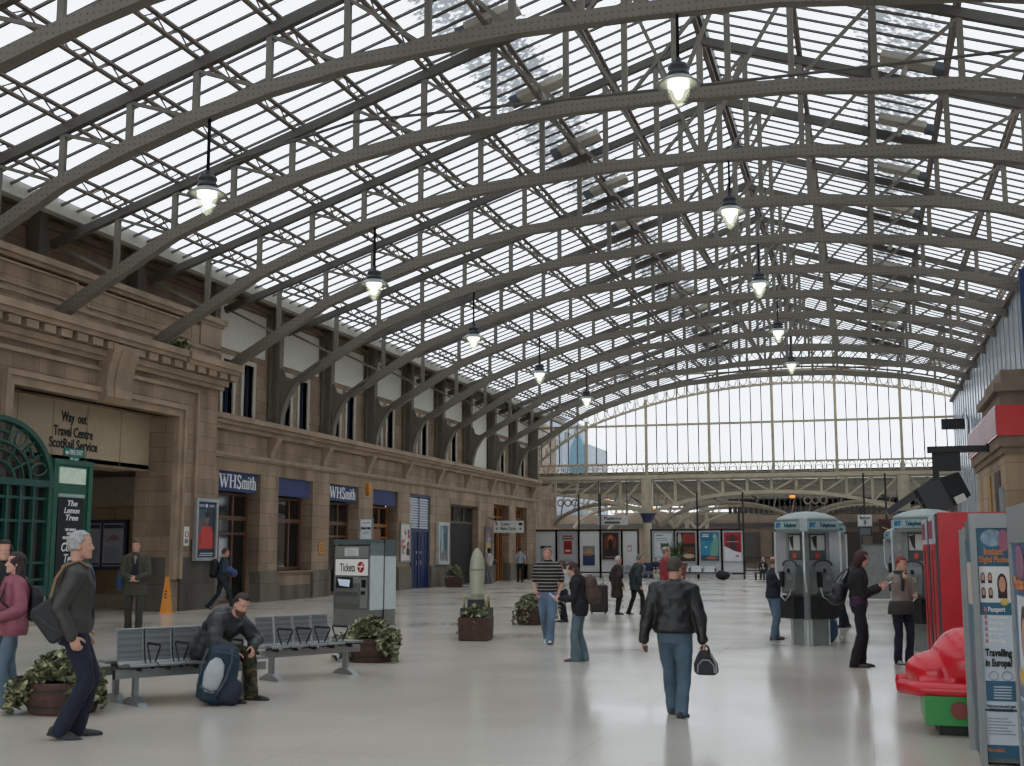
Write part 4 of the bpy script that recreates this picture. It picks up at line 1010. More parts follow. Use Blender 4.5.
# shell monument in a tub
p = ground(475, 640)
sx, sy = p.x, p.y+.42
sh = empty('shell_monument', (sx-.15, sy+.05, 0), .1, 'tall pale green artillery shell on a black base with four small shells', 'monument')
SHL = M('a9ab94', .42, .15, .12, 3.)
MB().box(-.28, .28, -.1, .4, .0, .58).box(-.16, .16, .0, .3, .57, .74).build('plinth', M('23231f', .5), sh)
MB().lathe([(.138, .72), (.14, .76), (.14, .82), (.147, .83), (.147, .87), (.14, .88), (.143, 1.1), (.147, 1.3), (.145, 1.38), (.128, 1.52), (.092, 1.64), (.042, 1.72), (.028, 1.73), (.026, 1.75), (.0, 1.757)], (0, .15, 0), 28).build('shell_body', SHL, sh, True)
MB().lathe([(.143, 1.3), (.151, 1.31), (.151, 1.34), (.143, 1.35)], (0, .15, 0), 28, cap=False).build('driving_band', M('8b8c74', .4, .2), sh, True)
MB().lathe([(.03, 1.725), (.02, 1.765), (.0, 1.775)], (0, .15, 0), 14, cap=False).build('shell_tip', DARK, sh, True)
for x, y in ((-.22, -.04), (.22, -.04), (-.16, .34), (.2, .34)):
    MB().lathe([(.026, .58), (.026, .76), (.02, .81), (.0, .85)], (x, y, 0), 12).build('small_shell', M('b5ad86', .4, .2), sh, True)
tb = ivy_tub('square brown tub with ivy trailing over its front below the tall shell', (sx+.02, sy-.42, 0), .29, .43, 1.2, 17, 520, square=True, crown=.2, bare=-PI/2-.5)
tb.rotation_euler = (0, 0, .1)
# potted palm by the hoarding
pt = empty('potted_plant', (pxx(684), 70.2, 0), 0, 'leafy potted plant in a brown pot behind the man in the black jacket', 'plant')
MB().lathe([(.55, 0), (.7, .8), (.75, .95), (.68, .95), (.66, .85)], n=16).build('pot', M('6a3a32', .6), pt)
rnd = random.Random(9); f = MB()
for k in range(26):
    a = rnd.random()*6.28; ln = rnd.uniform(.5, 1.3); hgt = rnd.uniform(1.6, 2.6)
    f.tube([(0, 0, .85), (.25*ln*math.cos(a), .25*ln*math.sin(a), .85+(hgt-.85)*.6), (ln*.7*math.cos(a), ln*.7*math.sin(a), hgt)], [.02, .09, .01], 5, rx=[.01, .02, .005])
f.build('foliage', M('4d6138', .6, 0, .3, 5), pt)

# ---------------------------------------------------------------- ticket machine
tk = empty('ticket_machine', (-11.2, 26.1, 0), math.radians(-20), 'grey ticket machine with lit white tickets panel standing in the concourse', 'ticket machine')
TG = M('8d8f8a', .4, .2, .06); TD = M('6a6b68', .4, .2, .06)
MB().box(-.68, .68, -.66, .72, 0, .36).build('base', M('76766f', .5), tk)
MB().box(-.68, .68, -.66, .05, .36, 1.78).build('cabinet', TD, tk)
MB().box(-.69, .69, -.675, .05, 1.83, 1.95).box(-.69, .69, .06, .73, 1.38+.18, 1.95).build('top_trim', M('55605f', .5), tk)
MB().box(-.66, .69, .07, .73, .36, 1.58).build('white_side_panel', M('c5cdcb', .4, noise=.03), tk)
MB().box(.66, .7, -.66, .04, .36, 1.58).build('white_door', M('c5cdcb', .4, noise=.03), tk)
MB().box(.66, .705, -.66, .04, 1.58, 1.86).build('grey_strip', M('6f7877', .5), tk)
MB().box(.67, .71, .035, .075, 0, 1.95).build('joint_strip', BLACK, tk)
MB().box(-.62, .62, -.69, -.66, 1.53, 1.8).build('header_panel', TG, tk)
MB().box(-.26, .26, -.7, -.69, 1.57, 1.76).build('paper_notice', M('c9cbca', .6), tk)
tp = MB().box(-.6, .6, -.695, -.66, 1.13, 1.5).build('lit_panel', M('dcdcd6', .5, emit=.12, noise=.02), tk)
text('Tickets', .26, (-.14, -.7, 1.3), FRONT, INK, tp, width=.56, bold=.002)
MB().lathe([(.001, 0), (.125, .001), (.125, .006), (.001, .007)], (0, 0, 0), 20, cap=False).xf(Matrix.Translation((.36, -.703, 1.32)) @ Matrix.Rotation(PI/2, 4, 'X')).build('red_emblem', M('b01c2a', .5), tp)
MB().bar((.26, -.715, 1.33), (.46, -.715, 1.33), .016, .03).bar((.33, -.715, 1.24), (.42, -.715, 1.4), .016, .02).build('emblem_stripe', SERIF, tp)
MB().box(-.6, .32, -.7, -.66, .5, 1.08).build('front_panel', M('787a76', .35, .4, .05), tk)
MB().box(-.58, .26, -.71, -.7, .66, .76).build('vent_panel', M('4f504e', .5), tk)
q = MB().box(-.6, .34, -.71, -.66, .96, 1.1).build('ledge', TG, tk)
MB().box(-.56, .08, -.715, -.705, .84, 1.09).build('screen_recess', M('1b2026', .3), tk)
MB().add([(-.42, -.718, .9), (-.06, -.718, .87), (-.02, -.718, 1.03), (-.5, -.718, 1.05)], [(0, 1, 2, 3)]).build('screen', M('b9c8d6', .2, emit=.35), tk)
MB().box(.34, .6, -.71, -.66, .4, 1.08).build('coin_panel', TG, tk)
MB().box(.4, .56, -.72, -.71, .86, 1.04).box(.38, .54, -.715, -.71, .7, .78).build('slot', BLACK, tk)
MB().box(.38, .54, -.74, -.71, .62, .68).lathe([(.03, 0), (.03, .02)], (.2, -.72, 1.06), 10).build('receipt_lip', SILVER, tk)
ns = empty('notice_on_top', (-11.05, 25.85, 1.95), math.radians(-20), 'white notice board standing on top of the ticket machine', 'sign')
MB().box(-.24, .24, -.02, .02, 0, .68).build('notice_plate', M('cfd2d2', .5), ns); MB().box(-.26, -.24, -.03, .03, 0, .7).box(.24, .26, -.03, .03, 0, .7).box(-.26, .26, -.03, .03, .68, .7).build('notice_frame', GREY, ns)
text('Next train', .15, (0, -.025, .38), FRONT, INK, ns, width=.4, bold=.004); MB().box(-.18, .18, -.026, -.02, .54, .57).box(-.14, .15, -.026, -.02, .24, .26).box(-.16, .16, -.026, -.02, .18, .2).build('print_lines', GREY, ns); ns.scale = (.72, 1, .68)
tk.scale = (.84, .62, 1)
# wet floor cone
p = ground(166, 613.2)
cn = empty('caution_cone', (p.x, p.y, 0), .2, 'tall orange-yellow four sided caution cone by the stone portal', 'cone')
MB().rings([[(x*a, y*a, z) for x, y in ((-1, -1), (1, -1), (1, 1), (-1, 1))] for a, z in ((.15, 0), (.15, .03), (.125, .04), (.05, .86), (.042, .92), (.042, .98))]).build('cone_body', M('d98a1e', .45, noise=.06), cn)
f = MB()
for z, a in ((.52, .083), (.6, .076)): f.add([(-.05, -a-.006, z-.03), (.05, -a-.006, z-.03), (.0, -a+.004, z+.04)], [(0, 1, 2)])
f.box(-.035, .035, -.096, -.088, .4, .45); f.build('warning_mark', M('8a2f18', .5), cn)

# ---------------------------------------------------------------- telephone kiosks
PHG = M('878e8b', .35, .35, .05); PHW = M('9aa59f', .45, noise=.05)
PHGL = glass('kiosk_glass', (.72, .76, .76), .55, .08, body=(.5, .53, .52))
def make_phone_box():
    root = empty('telephone_kiosk', (0, 0, 0))
    d = .60
    sq = [(d, 0), (0, d), (-d, 0), (0, -d)]
    dd = .78
    def sqr(k, z): # square with trimmed corners, corner toward -Y
        out = []
        for i in range(4):
            a = V((sq[i][0], sq[i][1], 0)); n_ = V((sq[(i+1) % 4][0], sq[(i+1) % 4][1], 0)); p_ = V((sq[i-1][0], sq[i-1][1], 0))
            out += [(a+(p_-a)*.12)*k, (a+(n_-a)*.12)*k]
        return [(q.x, q.y, z) for q in out]
    MB().rings([sqr(1.02, 2.02), sqr(1.04, 2.05), sqr(1.04, 2.26), sqr(1.0, 2.28)]).build('canopy_band', PHG, root)
    MB().rings([sqr(1.0, 2.28), sqr(.92, 2.31), sqr(.68, 2.36), sqr(.38, 2.395), sqr(.05, 2.41)]).build('canopy_dome', PHW, root)
    for i in range(4):
        a = PI/4+i*PI/2; c, s = math.cos(a), math.sin(a); r = .6*1.04*.7071+.012
        rz = Euler((PI/2, 0, a+PI/2))
        p = MB().xf(Matrix()).box(-.36, .36, -.006, .006, -.07, .07).xf(Matrix.Translation((c*r, s*r, 2.15)) @ Matrix.Rotation(a+PI/2, 4, 'Z')).build('name_band', M('8fa6a6', .4, emit=.03), root)
        text('Telephone', .11, (c*(r+.012)-s*.1, s*(r+.012)+c*.1, 2.15), rz, M('2a5560', .5), p, width=.36, bold=.002)
        text('BT', .11, (c*(r+.012)+s*.24, s*(r+.012)-c*.24, 2.15), rz, M('1f6fa0', .5), p, width=.14, bold=.006)
    MB().rings([[(x*.25, y*.25, z) for x, y in ((1.2, .3), (.3, 1.2), (-.3, 1.2), (-1.2, .3), (-1.2, -.3), (-.3, -1.2), (.3, -1.2), (1.2, -.3))] for z in (0, .46)]).build('pedestal', PHG, root)
    f = MB()
    for i in range(4):
        a = i*PI/2; c, s = math.cos(a), math.sin(a)
        prof = [(.3, .92), (.52, 1.2), (.58, 1.3), (.58, 2.04), (.3, 2.04)]
        MB().add([(c*u, s*u, z) for u, z in prof], [tuple(range(len(prof)))]).build('side_screen', PHGL, root, fix=False)
        g2 = MB().tube([(c*u, s*u, z) for u, z in ((.335, 0), (.335, .9), (.54, 1.2), (.585, 1.3), (.585, 2.04))], .018, 8); g2.build('screen_post', M('c6ccca', .4), root)
    MB().box(-.05, .05, -.05, .05, .6, 2.05).build('core_post', PHG, root)
    for i in range(4):
        a = PI/4+i*PI/2; R_ = Matrix.Rotation(a+PI/2, 4, 'Z')
        # back plate with poster and payphone, facing -Y before turning
        def B(x0, x1, y0, y1, z0, z1): return MB().box(x0, x1, y0, y1, z0, z1).xf(R_)
        B(-.27, .27, -.28, -.24, .46, 2.03).build('back_plate', M('8f9593', .4, .35), root); B(-.19, .19, -.286, -.28, 1.52, 2.0).build('dark_recess', M('4c5250', .4, .2), root)
        B(-.15, .15, -.296, -.286, 1.7, 1.97).build('paper_card', M('b3b1ac', .6), root)
        MB().add([(-.15, -.299, 1.94), (-.02, -.299, 1.97), (-.03, -.299, 1.7), (-.09, -.299, 1.78)], [(0, 1, 2, 3)]).xf(R_).build('dark_picture', DARK, root)
        B(-.06, .03, -.296, -.286, 1.56, 1.65).build('red_sticker', M('b8453e', .5), root)
        ph = MB().rings([[V((x, y, z)) for x, y in ((-hw, -.28), (-hw, -dp), (hw, -dp), (hw, -.28))] for z, hw, dp in ((.92, .19, .44), (.98, .2, .48), (1.3, .2, .45), (1.44, .16, .4))]).xf(R_).build('payphone', M('6a6f6d', .4, .25), root)
        B(-.18, -.1, -.52, -.46, 1.04, 1.32).build('handset', BLACK, ph)
        B(.0, .12, -.49, -.46, 1.16, 1.25).build('keypad', SILVER, ph)
        B(-.02, .03, -.47, -.45, 1.3, 1.37).build('coin_slot', BLACK, ph)
        cpts = [R_ @ V(q) for q in ((-.14, -.5, 1.04), (-.12, -.54, .88), (.02, -.56, .8), (.1, -.52, .9), (.1, -.48, 1.0))]
        MB().tube(cpts, .012, 6).build('armoured_cord', SILVER, ph)
        B(-.2, .2, -.5, -.26, .48, .88).build('directory_bin', M('17181a', .5), root)
        MB().tube([R_ @ V((.2*math.cos(t), -.42, 1.42+.1*math.sin(t))) for t in [PI*q/10 for q in range(11)]], .016, 6).build('hood_rim', BLACK, root)
    return root
pb1 = make_phone_box(); pb1.location = (-1.03, 22.9, 0); pb1.rotation_euler = (0, 0, math.radians(-4))
tag(pb1, 'grey domed telephone kiosk with the man in a navy T-shirt at its side', 'telephone kiosk', 'telephone kiosks')
for (x, y, r), lab in (((-.98, 26.6, 0), 'telephone kiosk mostly hidden behind the front domed one'), ((1.02, 22.0, .1), 'telephone kiosk beside the red haired woman, partly behind the red machine'), ((1.12, 38.5, 0), 'distant telephone kiosk with dark panel in front of the grey gate')):
    o = copy_tree(pb1); o.location = (x, y, 0); o.rotation_euler = (0, 0, r); tag(o, lab, 'telephone kiosk', 'telephone kiosks')
# grey gate panels
gt = empty('grey_gate', (.95, 43.5, 0), math.radians(-4), 'grey metal double gate panels behind the telephone kiosks', 'gate')
for x in (-.62, .35): MB().box(x-.42, x+.42, -.03, .03, .06, 1.86).box(x-.4, x-.3, -.05, .03, .1, 1.8).build('gate_panel', M('7f8381', .5), gt)
MB().box(-1.12, -1.05, -.06, .06, 0, 1.9).box(-.16, -.1, -.06, .06, 0, 1.9).box(.8, .87, -.06, .06, 0, 1.9).box(-1.1, .85, -.05, .05, 1.86, 1.92).build('gate_frame', M('5f6362', .5), gt)

# ---------------------------------------------------------------- red machine, photo booths, ride
for yy, lab, ph in ((15.0, 'tall plain red vending cabinet behind the photo booth', True), (16.9, 'tall red cabinet directly behind the plain red one', False)):
    v = empty('red_machine', (1.72, yy, 0), 0, lab, 'vending machine', 'red machines')
    MB().box(-.86, .9, 0, 1.5, .05, 2.12).build('cabinet', RED, v)
    MB().box(-.9, .92, -.02, .14, 0, 2.14).build('front_edge', M('2a2b33', .4) if not ph else M('b3121c', .35), v)
    MB().box(-.92, -.86, .14, .34, 0, 2.13).build('dark_strip', M('34363c', .4), v)
    MB().box(-.93, -.86, .34, 1.48, .1, 1.78).build('door', RED, v)
    h = MB().box(-.94, -.86, .36, 1.48, 1.78, 2.12).build('header_labels', M('b8bcc2', .5), v)
    f = MB()
    for k in range(3): f.box(-.945, -.94, .45+k*.34, .7+k*.34, 1.84, 2.06)
    f.build('label_print', M('8a3a52', .5), h)
    MB().box(-.94, -.93, .8, .84, .2, 1.7).build('door_seam', M('5c0a10', .5), v)
PB = M('8b8f8e', .4, .15, .05); PBLUE = M('2a6078', .35, noise=.15, scale=2.)
bo1 = empty('photo_booth', (.845, 10.6, 0), 0, 'grey framed photo booth panel with passport photo poster reading travelling in Europe', 'photo booth')
MB().box(0, 1.5, 0, .75, .02, 1.95).build('booth_body', M('5f6668', .5), bo1)
MB().box(-.03, .03, -.05, .06, 0, 1.88).box(.46, .55, -.05, .06, 0, 1.88).box(-.03, .58, -.05, .06, 1.88, 2.0).box(-.03, .03, .68, .76, .06, 1.9).build('booth_frame', PB, bo1); bo1.scale = (.78, 1, 1)
MB().lathe([(.07, 0), (.07, 1.88)], (-.0, .76, 0), 14).build('rounded_post', PB, bo1)
side = MB().quad((-.012, .07, .4), (-.012, .68, .4), (-.012, .68, 1.8), (-.012, .07, 1.8)).build('side_poster', PBLUE, bo1)
MB().quad((-.014, .15, 1.25), (-.014, .6, 1.25), (-.014, .6, 1.6), (-.014, .15, 1.6)).build('photo_print', M('c9b7a8', .5), side)
P0 = -.012
def fq(x0, x1, z0, z1, d=0): return MB().quad((x0, P0-d, z0), (x1, P0-d, z0), (x1, P0-d, z1), (x0, P0-d, z1))
MB().box(.085, .49, -.01, -.002, .06, 1.88).build('poster_backing', PBLUE, bo1)
po = fq(.09, .46, .44, 1.18, .001).build('white_sheet', M('c3ccd2', .4, noise=.03), bo1)
f = MB(); f.add([V((.27+.13*math.cos(t*PI/10), P0-.002, 1.8+.07*math.sin(t*PI/10))) for t in range(20)], [tuple(range(20))]); f.build('globe_print', M('7b93a2', .4, noise=.35, scale=25), bo1)
f = MB(); f.add([V((.4+.06*math.cos(t*PI/10), P0-.003, 1.78+.09*math.sin(t*PI/10))) for t in range(20)], [tuple(range(20))]); f.build('pink_print', M('9a5a6e', .4), bo1)
ORG = M('c27a4a', .5)
text('Instant', .085, (.28, -.018, 1.69), FRONT, ORG, bo1, width=.22, bold=.002); text('Digital Photos', .07, (.28, -.018, 1.625), FRONT, ORG, bo1, width=.34, bold=.002)
ph = fq(.105, .45, 1.28, 1.57, .002).build('photo_sheet', M('d6d4d0', .5, noise=.02), bo1)
SKIN = M('c08d74', .6, noise=.06); HAIRP = M('3a2620', .7)
for cx, cz, k in ((.145, 1.49, .5), (.225, 1.49, .5), (.145, 1.37, .5), (.225, 1.37, .5), (.36, 1.44, 1.15)):
    g1 = MB(); g1.add([(cx+.05*k*math.cos(t*PI/8), P0-.004, cz-.01*k+.075*k*math.sin(t*PI/8)) for t in range(16)], [tuple(range(16))]); g1.box(cx-.045*k, cx+.045*k, P0-.005, P0-.004, cz-.11*k, cz-.02*k); g1.build('printed_hair', HAIRP, ph)
    g1 = MB(); g1.add([(cx+.034*k*math.cos(t*PI/8), P0-.006, cz-.012*k+.055*k*math.sin(t*PI/8)) for t in range(16)], [tuple(range(16))]); g1.build('printed_face', SKIN, ph)
f = MB(); f.add([(.375+(.06 if q % 2 else .035)*math.cos(q*PI/9), P0-.008, 1.285+(.035 if q % 2 else .02)*math.sin(q*PI/9)) for q in range(18)], [tuple(range(18))]); f.build('star_burst', M('d1b45a', .5), ph)
for k, s in enumerate(('Passport', 'Driving Licence', 'Travel Card', 'Student Card', 'ID Card/CV', 'Proof of Age')):
    z = 1.215-k*.052 if k == 0 else 1.2-.045*k
    big = .055 if k == 0 else .034
    text(s, big, (.185, -.018, 1.225-.048*k-(.0 if k == 0 else .012)), FRONT, SERIF, bo1, align='LEFT', bold=.001)
    f = MB(); f.add([(.155+.016*math.cos(t*PI/8), -.016, 1.225-.048*k-(.0 if k == 0 else .012)+.02*math.sin(t*PI/8)) for t in range(16)], [tuple(range(16))]); f.build('bullet', M('b8777e', .5), bo1)
bd = fq(.09, .46, .955, 1.27, .0005).build('blue_list_panel', PBLUE, bo1)
for s, z in (('Travelling', .88), ('in Europe?', .8)): text(s, .08, (.275, -.02, z), FRONT, INK, po, width=.3, bold=.003)
fq(.115, .45, .5, .66, .003).build('health_card', M('34607a', .4, noise=.15, scale=12), po)
f = MB()
for k in range(5): f.box(.2, .4, P0-.006, P0-.005, .52+k*.022, .53+k*.022)
f.build('card_lines', M('b5c3c8', .5), po)
f = MB()
f.tube([(.21+.05*math.cos(t*PI/8), P0-.006, .7+.035*math.sin(t*PI/8)) for t in range(17)], .004, 5, cap=False); f.tube([(.36+.06*math.cos(t*PI/8), P0-.006, .7+.035*math.sin(t*PI/8)) for t in range(17)], .004, 5, cap=False); f.build('ring_print', M('8d98a0', .5), po)
# (lower sheet copy)
text('Make sure you pack your', .034, (.275, -.018, .462), FRONT, INK, po, width=.32); text('EHIC (the new E111)', .034, (.275, -.018, .43), FRONT, INK, po, width=.26)
w2 = fq(.09, .46, .16, .42, .0015).build('lower_white_sheet', M('c3ccd2', .4, noise=.03), bo1)
f = MB()
for k in range(6): f.box(.12, .42-.04*(k % 3), P0-.004, P0-.003, .24+k*.024, .249+k*.024)
f.build('small_print', M('8b949a', .5), w2)
text('Also available..', .045, (.2, -.018, .12), FRONT, ORG, bo1, width=.2, bold=.001)
def squeeze(o):
    for ch in list(o.children):
        if ch.name.split('.')[0] in ('booth_body', 'booth_frame', 'rounded_post', 'side_poster', 'photo_print'): continue
        if ch.name.startswith('lettering'): ch.location.x = .03+(ch.location.x-.09)*.86; ch.scale.x *= .86
        else:
            for v in ch.data.vertices: v.co.x = .03+(v.co.x-.09)*.86
        squeeze(ch)
squeeze(bo1)
bo2 = empty('photo_booth', (.97, 7.5, 0), 0, 'photo booth side wall with large face print cropped at the picture edge', 'photo booth')
MB().box(.02, 1.4, 0, 1.72, .02, 1.98).build('booth_body', M('6a7072', .5), bo2)
MB().box(0, .1, 1.62, 1.76, 0, 1.75).box(0, .1, -.02, 1.76, 1.75, 2.0).box(0, .1, -.02, 1.6, 0, .06).build('booth_frame', PB, bo2)
sp = MB().quad((.01, 0, .06), (.01, 1.62, .06), (.01, 1.62, 1.75), (.01, 0, 1.75)).build('side_poster', M('2c5a86', .3, noise=.2, scale=1.5), bo2)
f = MB(); f.add([(.006, 1.2+.24*math.cos(t*PI/10), 1.62+.12*math.sin(t*PI/10)) for t in range(20)], [tuple(range(20))]); f.build('pink_print', M('8d5f78', .4, noise=.3, scale=9), sp)
phs = MB().quad((.006, .8, .86), (.006, 1.45, .86), (.006, 1.45, 1.4), (.006, .8, 1.4)).build('photo_sheet', M('c9c9c9', .5), sp)
f = MB(); f.add([(.003, 1.12+.16*math.cos(t*PI/10), 1.14+.2*math.sin(t*PI/10)) for t in range(20)], [tuple(range(20))]); f.build('printed_hair', HAIRP, phs)
f = MB(); f.add([(.001, 1.12+.11*math.cos(t*PI/10), 1.1+.16*math.sin(t*PI/10)) for t in range(20)], [tuple(range(20))]); f.build('printed_face', SKIN, phs)
f = MB(); f.add([(-.001, 1.35+(.16 if q % 2 else .1)*math.cos(q*PI/9), .86+(.07 if q % 2 else .045)*math.sin(q*PI/9)) for q in range(18)], [tuple(range(18))]); f.build('star_burst', M('c9a84a', .5), phs)
text('Photos', .12, (.0, 1.25, 1.48), FACE_L, ORG, sp, width=.5, bold=.004)
f = MB()
for k in range(5): f.box(.0, .004, .9, 1.5, .3+k*.1, .32+k*.1)
f.build('print_lines', M('a9b9c6', .5), sp)
# coin ride
rd = empty('coin_ride', (.77, 12.35, 0), math.radians(0), 'rounded glossy red coin operated ride on a green box base', 'ride')
MB().box(-.18, .5, -.2, .6, 0, .1).build('foot', BLACK, rd)
MB().box(-.3, .62, -.3, .75, .1, .36).build('base', M('2a8a3c', .35, noise=.05), rd)
MB().lathe([(.001, 0), (.07, .0), (.08, .01), (.08, .02), (.001, .021)], (0, 0, 0), 18, cap=False).xf(Matrix.Translation((.0, -.3, .24)) @ Matrix.Rotation(PI/2, 4, 'X')).build('round_badge', M('7c3a34', .5), rd)
RG = M('c8202c', .18, noise=.03)
f = MB().ball((.14, .2, .62), (.42, .46, .36), 24).ball((-.22, .2, .55), (.3, .36, .19), 20).box(-.4, .62, -.18, .66, .37, .5)
f.v = [(x_*.94+.03, y_, z_) for x_, y_, z_ in f.v]; o = f.build('ride_body', RG, rd); mod = o.modifiers.new('remesh', 'REMESH'); mod.mode = 'VOXEL'; mod.voxel_size = .018; mod.use_smooth_shade = True
mod = o.modifiers.new('smooth', 'SMOOTH'); mod.factor = .6; mod.iterations = 14
MB().tube([(-.5, -.05, .42), (-.3, -.22, .41), (.2, -.26, .41), (.6, -.26, .41)], .07, 12).tube([(-.5, .45, .42), (-.3, .6, .41), (.2, .66, .41), (.6, .66, .41)], .07, 12).build('side_bumper', RG, rd, True)

# ---------------------------------------------------------------- stone kiosk on the far side with red fascia, monitors
ks = empty('stone_kiosk', (3.0, 28.2, 0), 0, 'cream stone kiosk building with red fascia on the far side of the hall', 'kiosk')
ks['kind'] = 'thing'
KC = stone('kiosk_stone', 'b09a80', 'yz', 1.3, .6)
MB().box(.0, 1.95, 0, 7.0, 0, 4.15).build('wall', KC, ks)
MB().box(-.12, 1.95, -.12, 7.12, 3.95, 4.18).box(-.06, 1.95, -.06, 7.06, 3.8, 3.95).build('lower_cornice', SANDD, ks)
fs = MB().mat(0).box(-.16, 1.95, -.16, 7.16, 4.18, 4.85); fs.build('red_fascia', M('c2201e', .25, noise=.05), ks)
MB().box(-.17, -.15, -.14, 7.14, 4.22, 4.82).build('pink_sheen_face', M('94625f', .4, noise=.15, scale=1.), ks)  # pale reflection on the red fascia's side, painted as a pinkish sheet
MB().box(-.06, 1.95, -.1, 4.0, 4.85, 5.15).box(-.18, 1.95, -.25, 4.1, 5.15, 5.32).box(0, 1.95, 0, 3.9, 5.32, 5.65).build('upper_cornice', M('7e6f5e', .8, 0, .2, 2.), ks)
MB().box(-.02, .02, 1.1, 2.3, 2.1, 3.5).build('window_recess', M('4a4038', .7), ks); MB().box(-.06, .0, .5, 1.05, 1.9, 3.1).build('glass_sign', M('8f979a', .25), ks); MB().box(-.04, .0, 3.2, 3.5, 2.6, 3.5).build('yellow_plate', M('b5883a', .6), ks)
bn = empty('navy_panel', (3.62, 28.0, 5.66), 0, 'navy blue upright panel standing on the kiosk roof', 'panel')
MB().box(-.14, .5, -.02, .16, 0, 2.2).build('panel_board', M('16305e', .4), bn); MB().bar((.2, .1, 0), (.2, .5, 0), .06, .06).bar((.2, .1, 1.6), (.2, .9, 0), .05, .05).build('prop', STEELD, bn)
mn = empty('monitor_cluster', (1.62, 30.3, 3.2), 0, 'black tilted departure monitors hanging from a bracket on the stone kiosk', 'monitor')
MON = M('15191c', .35, noise=.06)
Rm = Matrix.Rotation(math.radians(-24), 4, 'Y')
m1 = MB().rings([[(x, y*k, z*k+o_) for y, z in ((-.42, -.3), (.42, -.3), (.42, .3), (-.42, .3))] for x, k, o_ in ((-.42, .92, 0), (-.36, 1.0, 0), (.1, 1.0, 0), (.48, .82, .02))]).xf(Matrix.Translation((.1, -.1, -.18)) @ Rm)
m1.build('monitor_case', MON, mn)
MB().prism([(-1.35, -.1), (-1.32, -.22), (-.3, -.06), (-.25, .1)], 'y', -.45, .3).xf(Matrix.Translation((.25, .1, .18)) @ Rm @ Matrix.Rotation(math.radians(0), 4, 'Y')).build('monitor_hood', MON, mn)
MB().box(.05, .25, -.54, -.525, -.42, -.28).xf(Matrix.Translation((.15, .0, 0)) @ Rm).build('white_sticker', WHITE, mn)
MB().box(-.02, .1, -.05, .05, .1, .75).box(-.1, 1.1, -.12, .12, .66, .78).box(.1, .5, -.06, .06, .3, .72).build('bracket', M('111315', .45), mn)
MB().bar((1.0, 0, .72), (1.0, -.02, .82), .04, .04).build('bracket_stay', BLACK, mn); mn.scale = (1.22, 1.2, 1.22)
spk = empty('wall_speaker', (XR-.3, 64.0, 8.0), 0, 'small dark box speaker on the grey screen wall above the monitors', 'speaker')
MB().box(-1.0, .1, -.3, .3, -.25, .25).build('case', M('1b1d20', .5), spk); MB().tube([(.0, 0, .2), (.15, 0, .8), (.28, 0, .2), (.28, 0, -1.2)], .03, 6).build('cable', BLACK, spk)
tf = MB(); rnd = random.Random(2); leaves(tf, [(rnd.gauss(0, .12), rnd.gauss(0, .15), abs(rnd.gauss(0, .12))) for k in range(120)], .1, rnd)
o = tf.build('fern_tuft', M('3d5228', .7, 0, .3, 9), fix=False); o.location = (XB+.4, 29.3, 7.33); tag(o, 'small green fern growing on the broken stone cornice', 'plant')
#PART3
# ---------------------------------------------------------------- people
def cloth(col, noise=.18, scale=9., rough=.8, bump=.35, metal=0.):
    return M(col, rough, metal, noise, scale, bump)
def denim(col):
    return M(col, .85, 0, .28, 4., .3)
SK = M('c49480', .55, 0, .1, 14.); SK2 = M('cd9f8a', .55, 0, .1, 14.); SKR = M('b0705c', .55, 0, .12, 14.)
EYEW = M('d8d4cc', .3, noise=.02); IRIS = M('2a221c', .3); LIP = M('8f5148', .5)
def striped():
    m = bpy.data.materials.new('striped_knit'); m.use_nodes = True; nt = m.node_tree; b = nt.nodes['Principled BSDF']; L = nt.links.new; b.inputs['Roughness'].default_value = .85
    tc = nt.nodes.new('ShaderNodeTexCoord'); sp = nt.nodes.new('ShaderNodeSeparateXYZ'); L(tc.outputs['Object'], sp.inputs[0])
    a = nt.nodes.new('ShaderNodeMath'); a.operation = 'MODULO'; a.inputs[1].default_value = .062; L(sp.outputs['Z'], a.inputs[0])
    c = nt.nodes.new('ShaderNodeMath'); c.operation = 'GREATER_THAN'; c.inputs[1].default_value = .046; L(a.outputs[0], c.inputs[0])
    mx = nt.nodes.new('ShaderNodeMixRGB'); mx.inputs[1].default_value = lin('17161a')+(1,); mx.inputs[2].default_value = lin('9c978b')+(1,); L(c.outputs[0], mx.inputs[0]); L(mx.outputs[0], b.inputs['Base Color']); return m
def camo():
    m = bpy.data.materials.new('camouflage'); m.use_nodes = True; nt = m.node_tree; b = nt.nodes['Principled BSDF']; L = nt.links.new; b.inputs['Roughness'].default_value = .9
    tc = nt.nodes.new('ShaderNodeTexCoord'); n = nt.nodes.new('ShaderNodeTexNoise'); n.inputs['Scale'].default_value = 13; n.inputs['Detail'].default_value = 1.5; L(tc.outputs['Object'], n.inputs['Vector'])
    r = nt.nodes.new('ShaderNodeValToRGB'); r.color_ramp.interpolation = 'CONSTANT'; r.color_ramp.elements[0].color = lin('17160f')+(1,); r.color_ramp.elements[1].position = .62; r.color_ramp.elements[1].color = lin('5c5236')+(1,)
    for p, c in ((.42, '2f3a22'), (.5, '4a3a26'), (.56, '23281a')):
        e = r.color_ramp.elements.new(p); e.color = lin(c)+(1,)
    L(n.outputs['Fac'], r.inputs['Fac']); L(r.outputs['Color'], b.inputs['Base Color']); return m
def ik(a, t, l1, l2, pole):
    a, t = V(a), V(t); d = t-a; D = min(d.length, (l1+l2)*.999); d.normalize(); t = a+d*D
    x = (l1*l1-l2*l2+D*D)/(2*D); h = math.sqrt(max(l1*l1-x*x, 0))
    p = V(pole)-d*V(pole).dot(d); p.normalize()
    return a+d*x+p*h, t
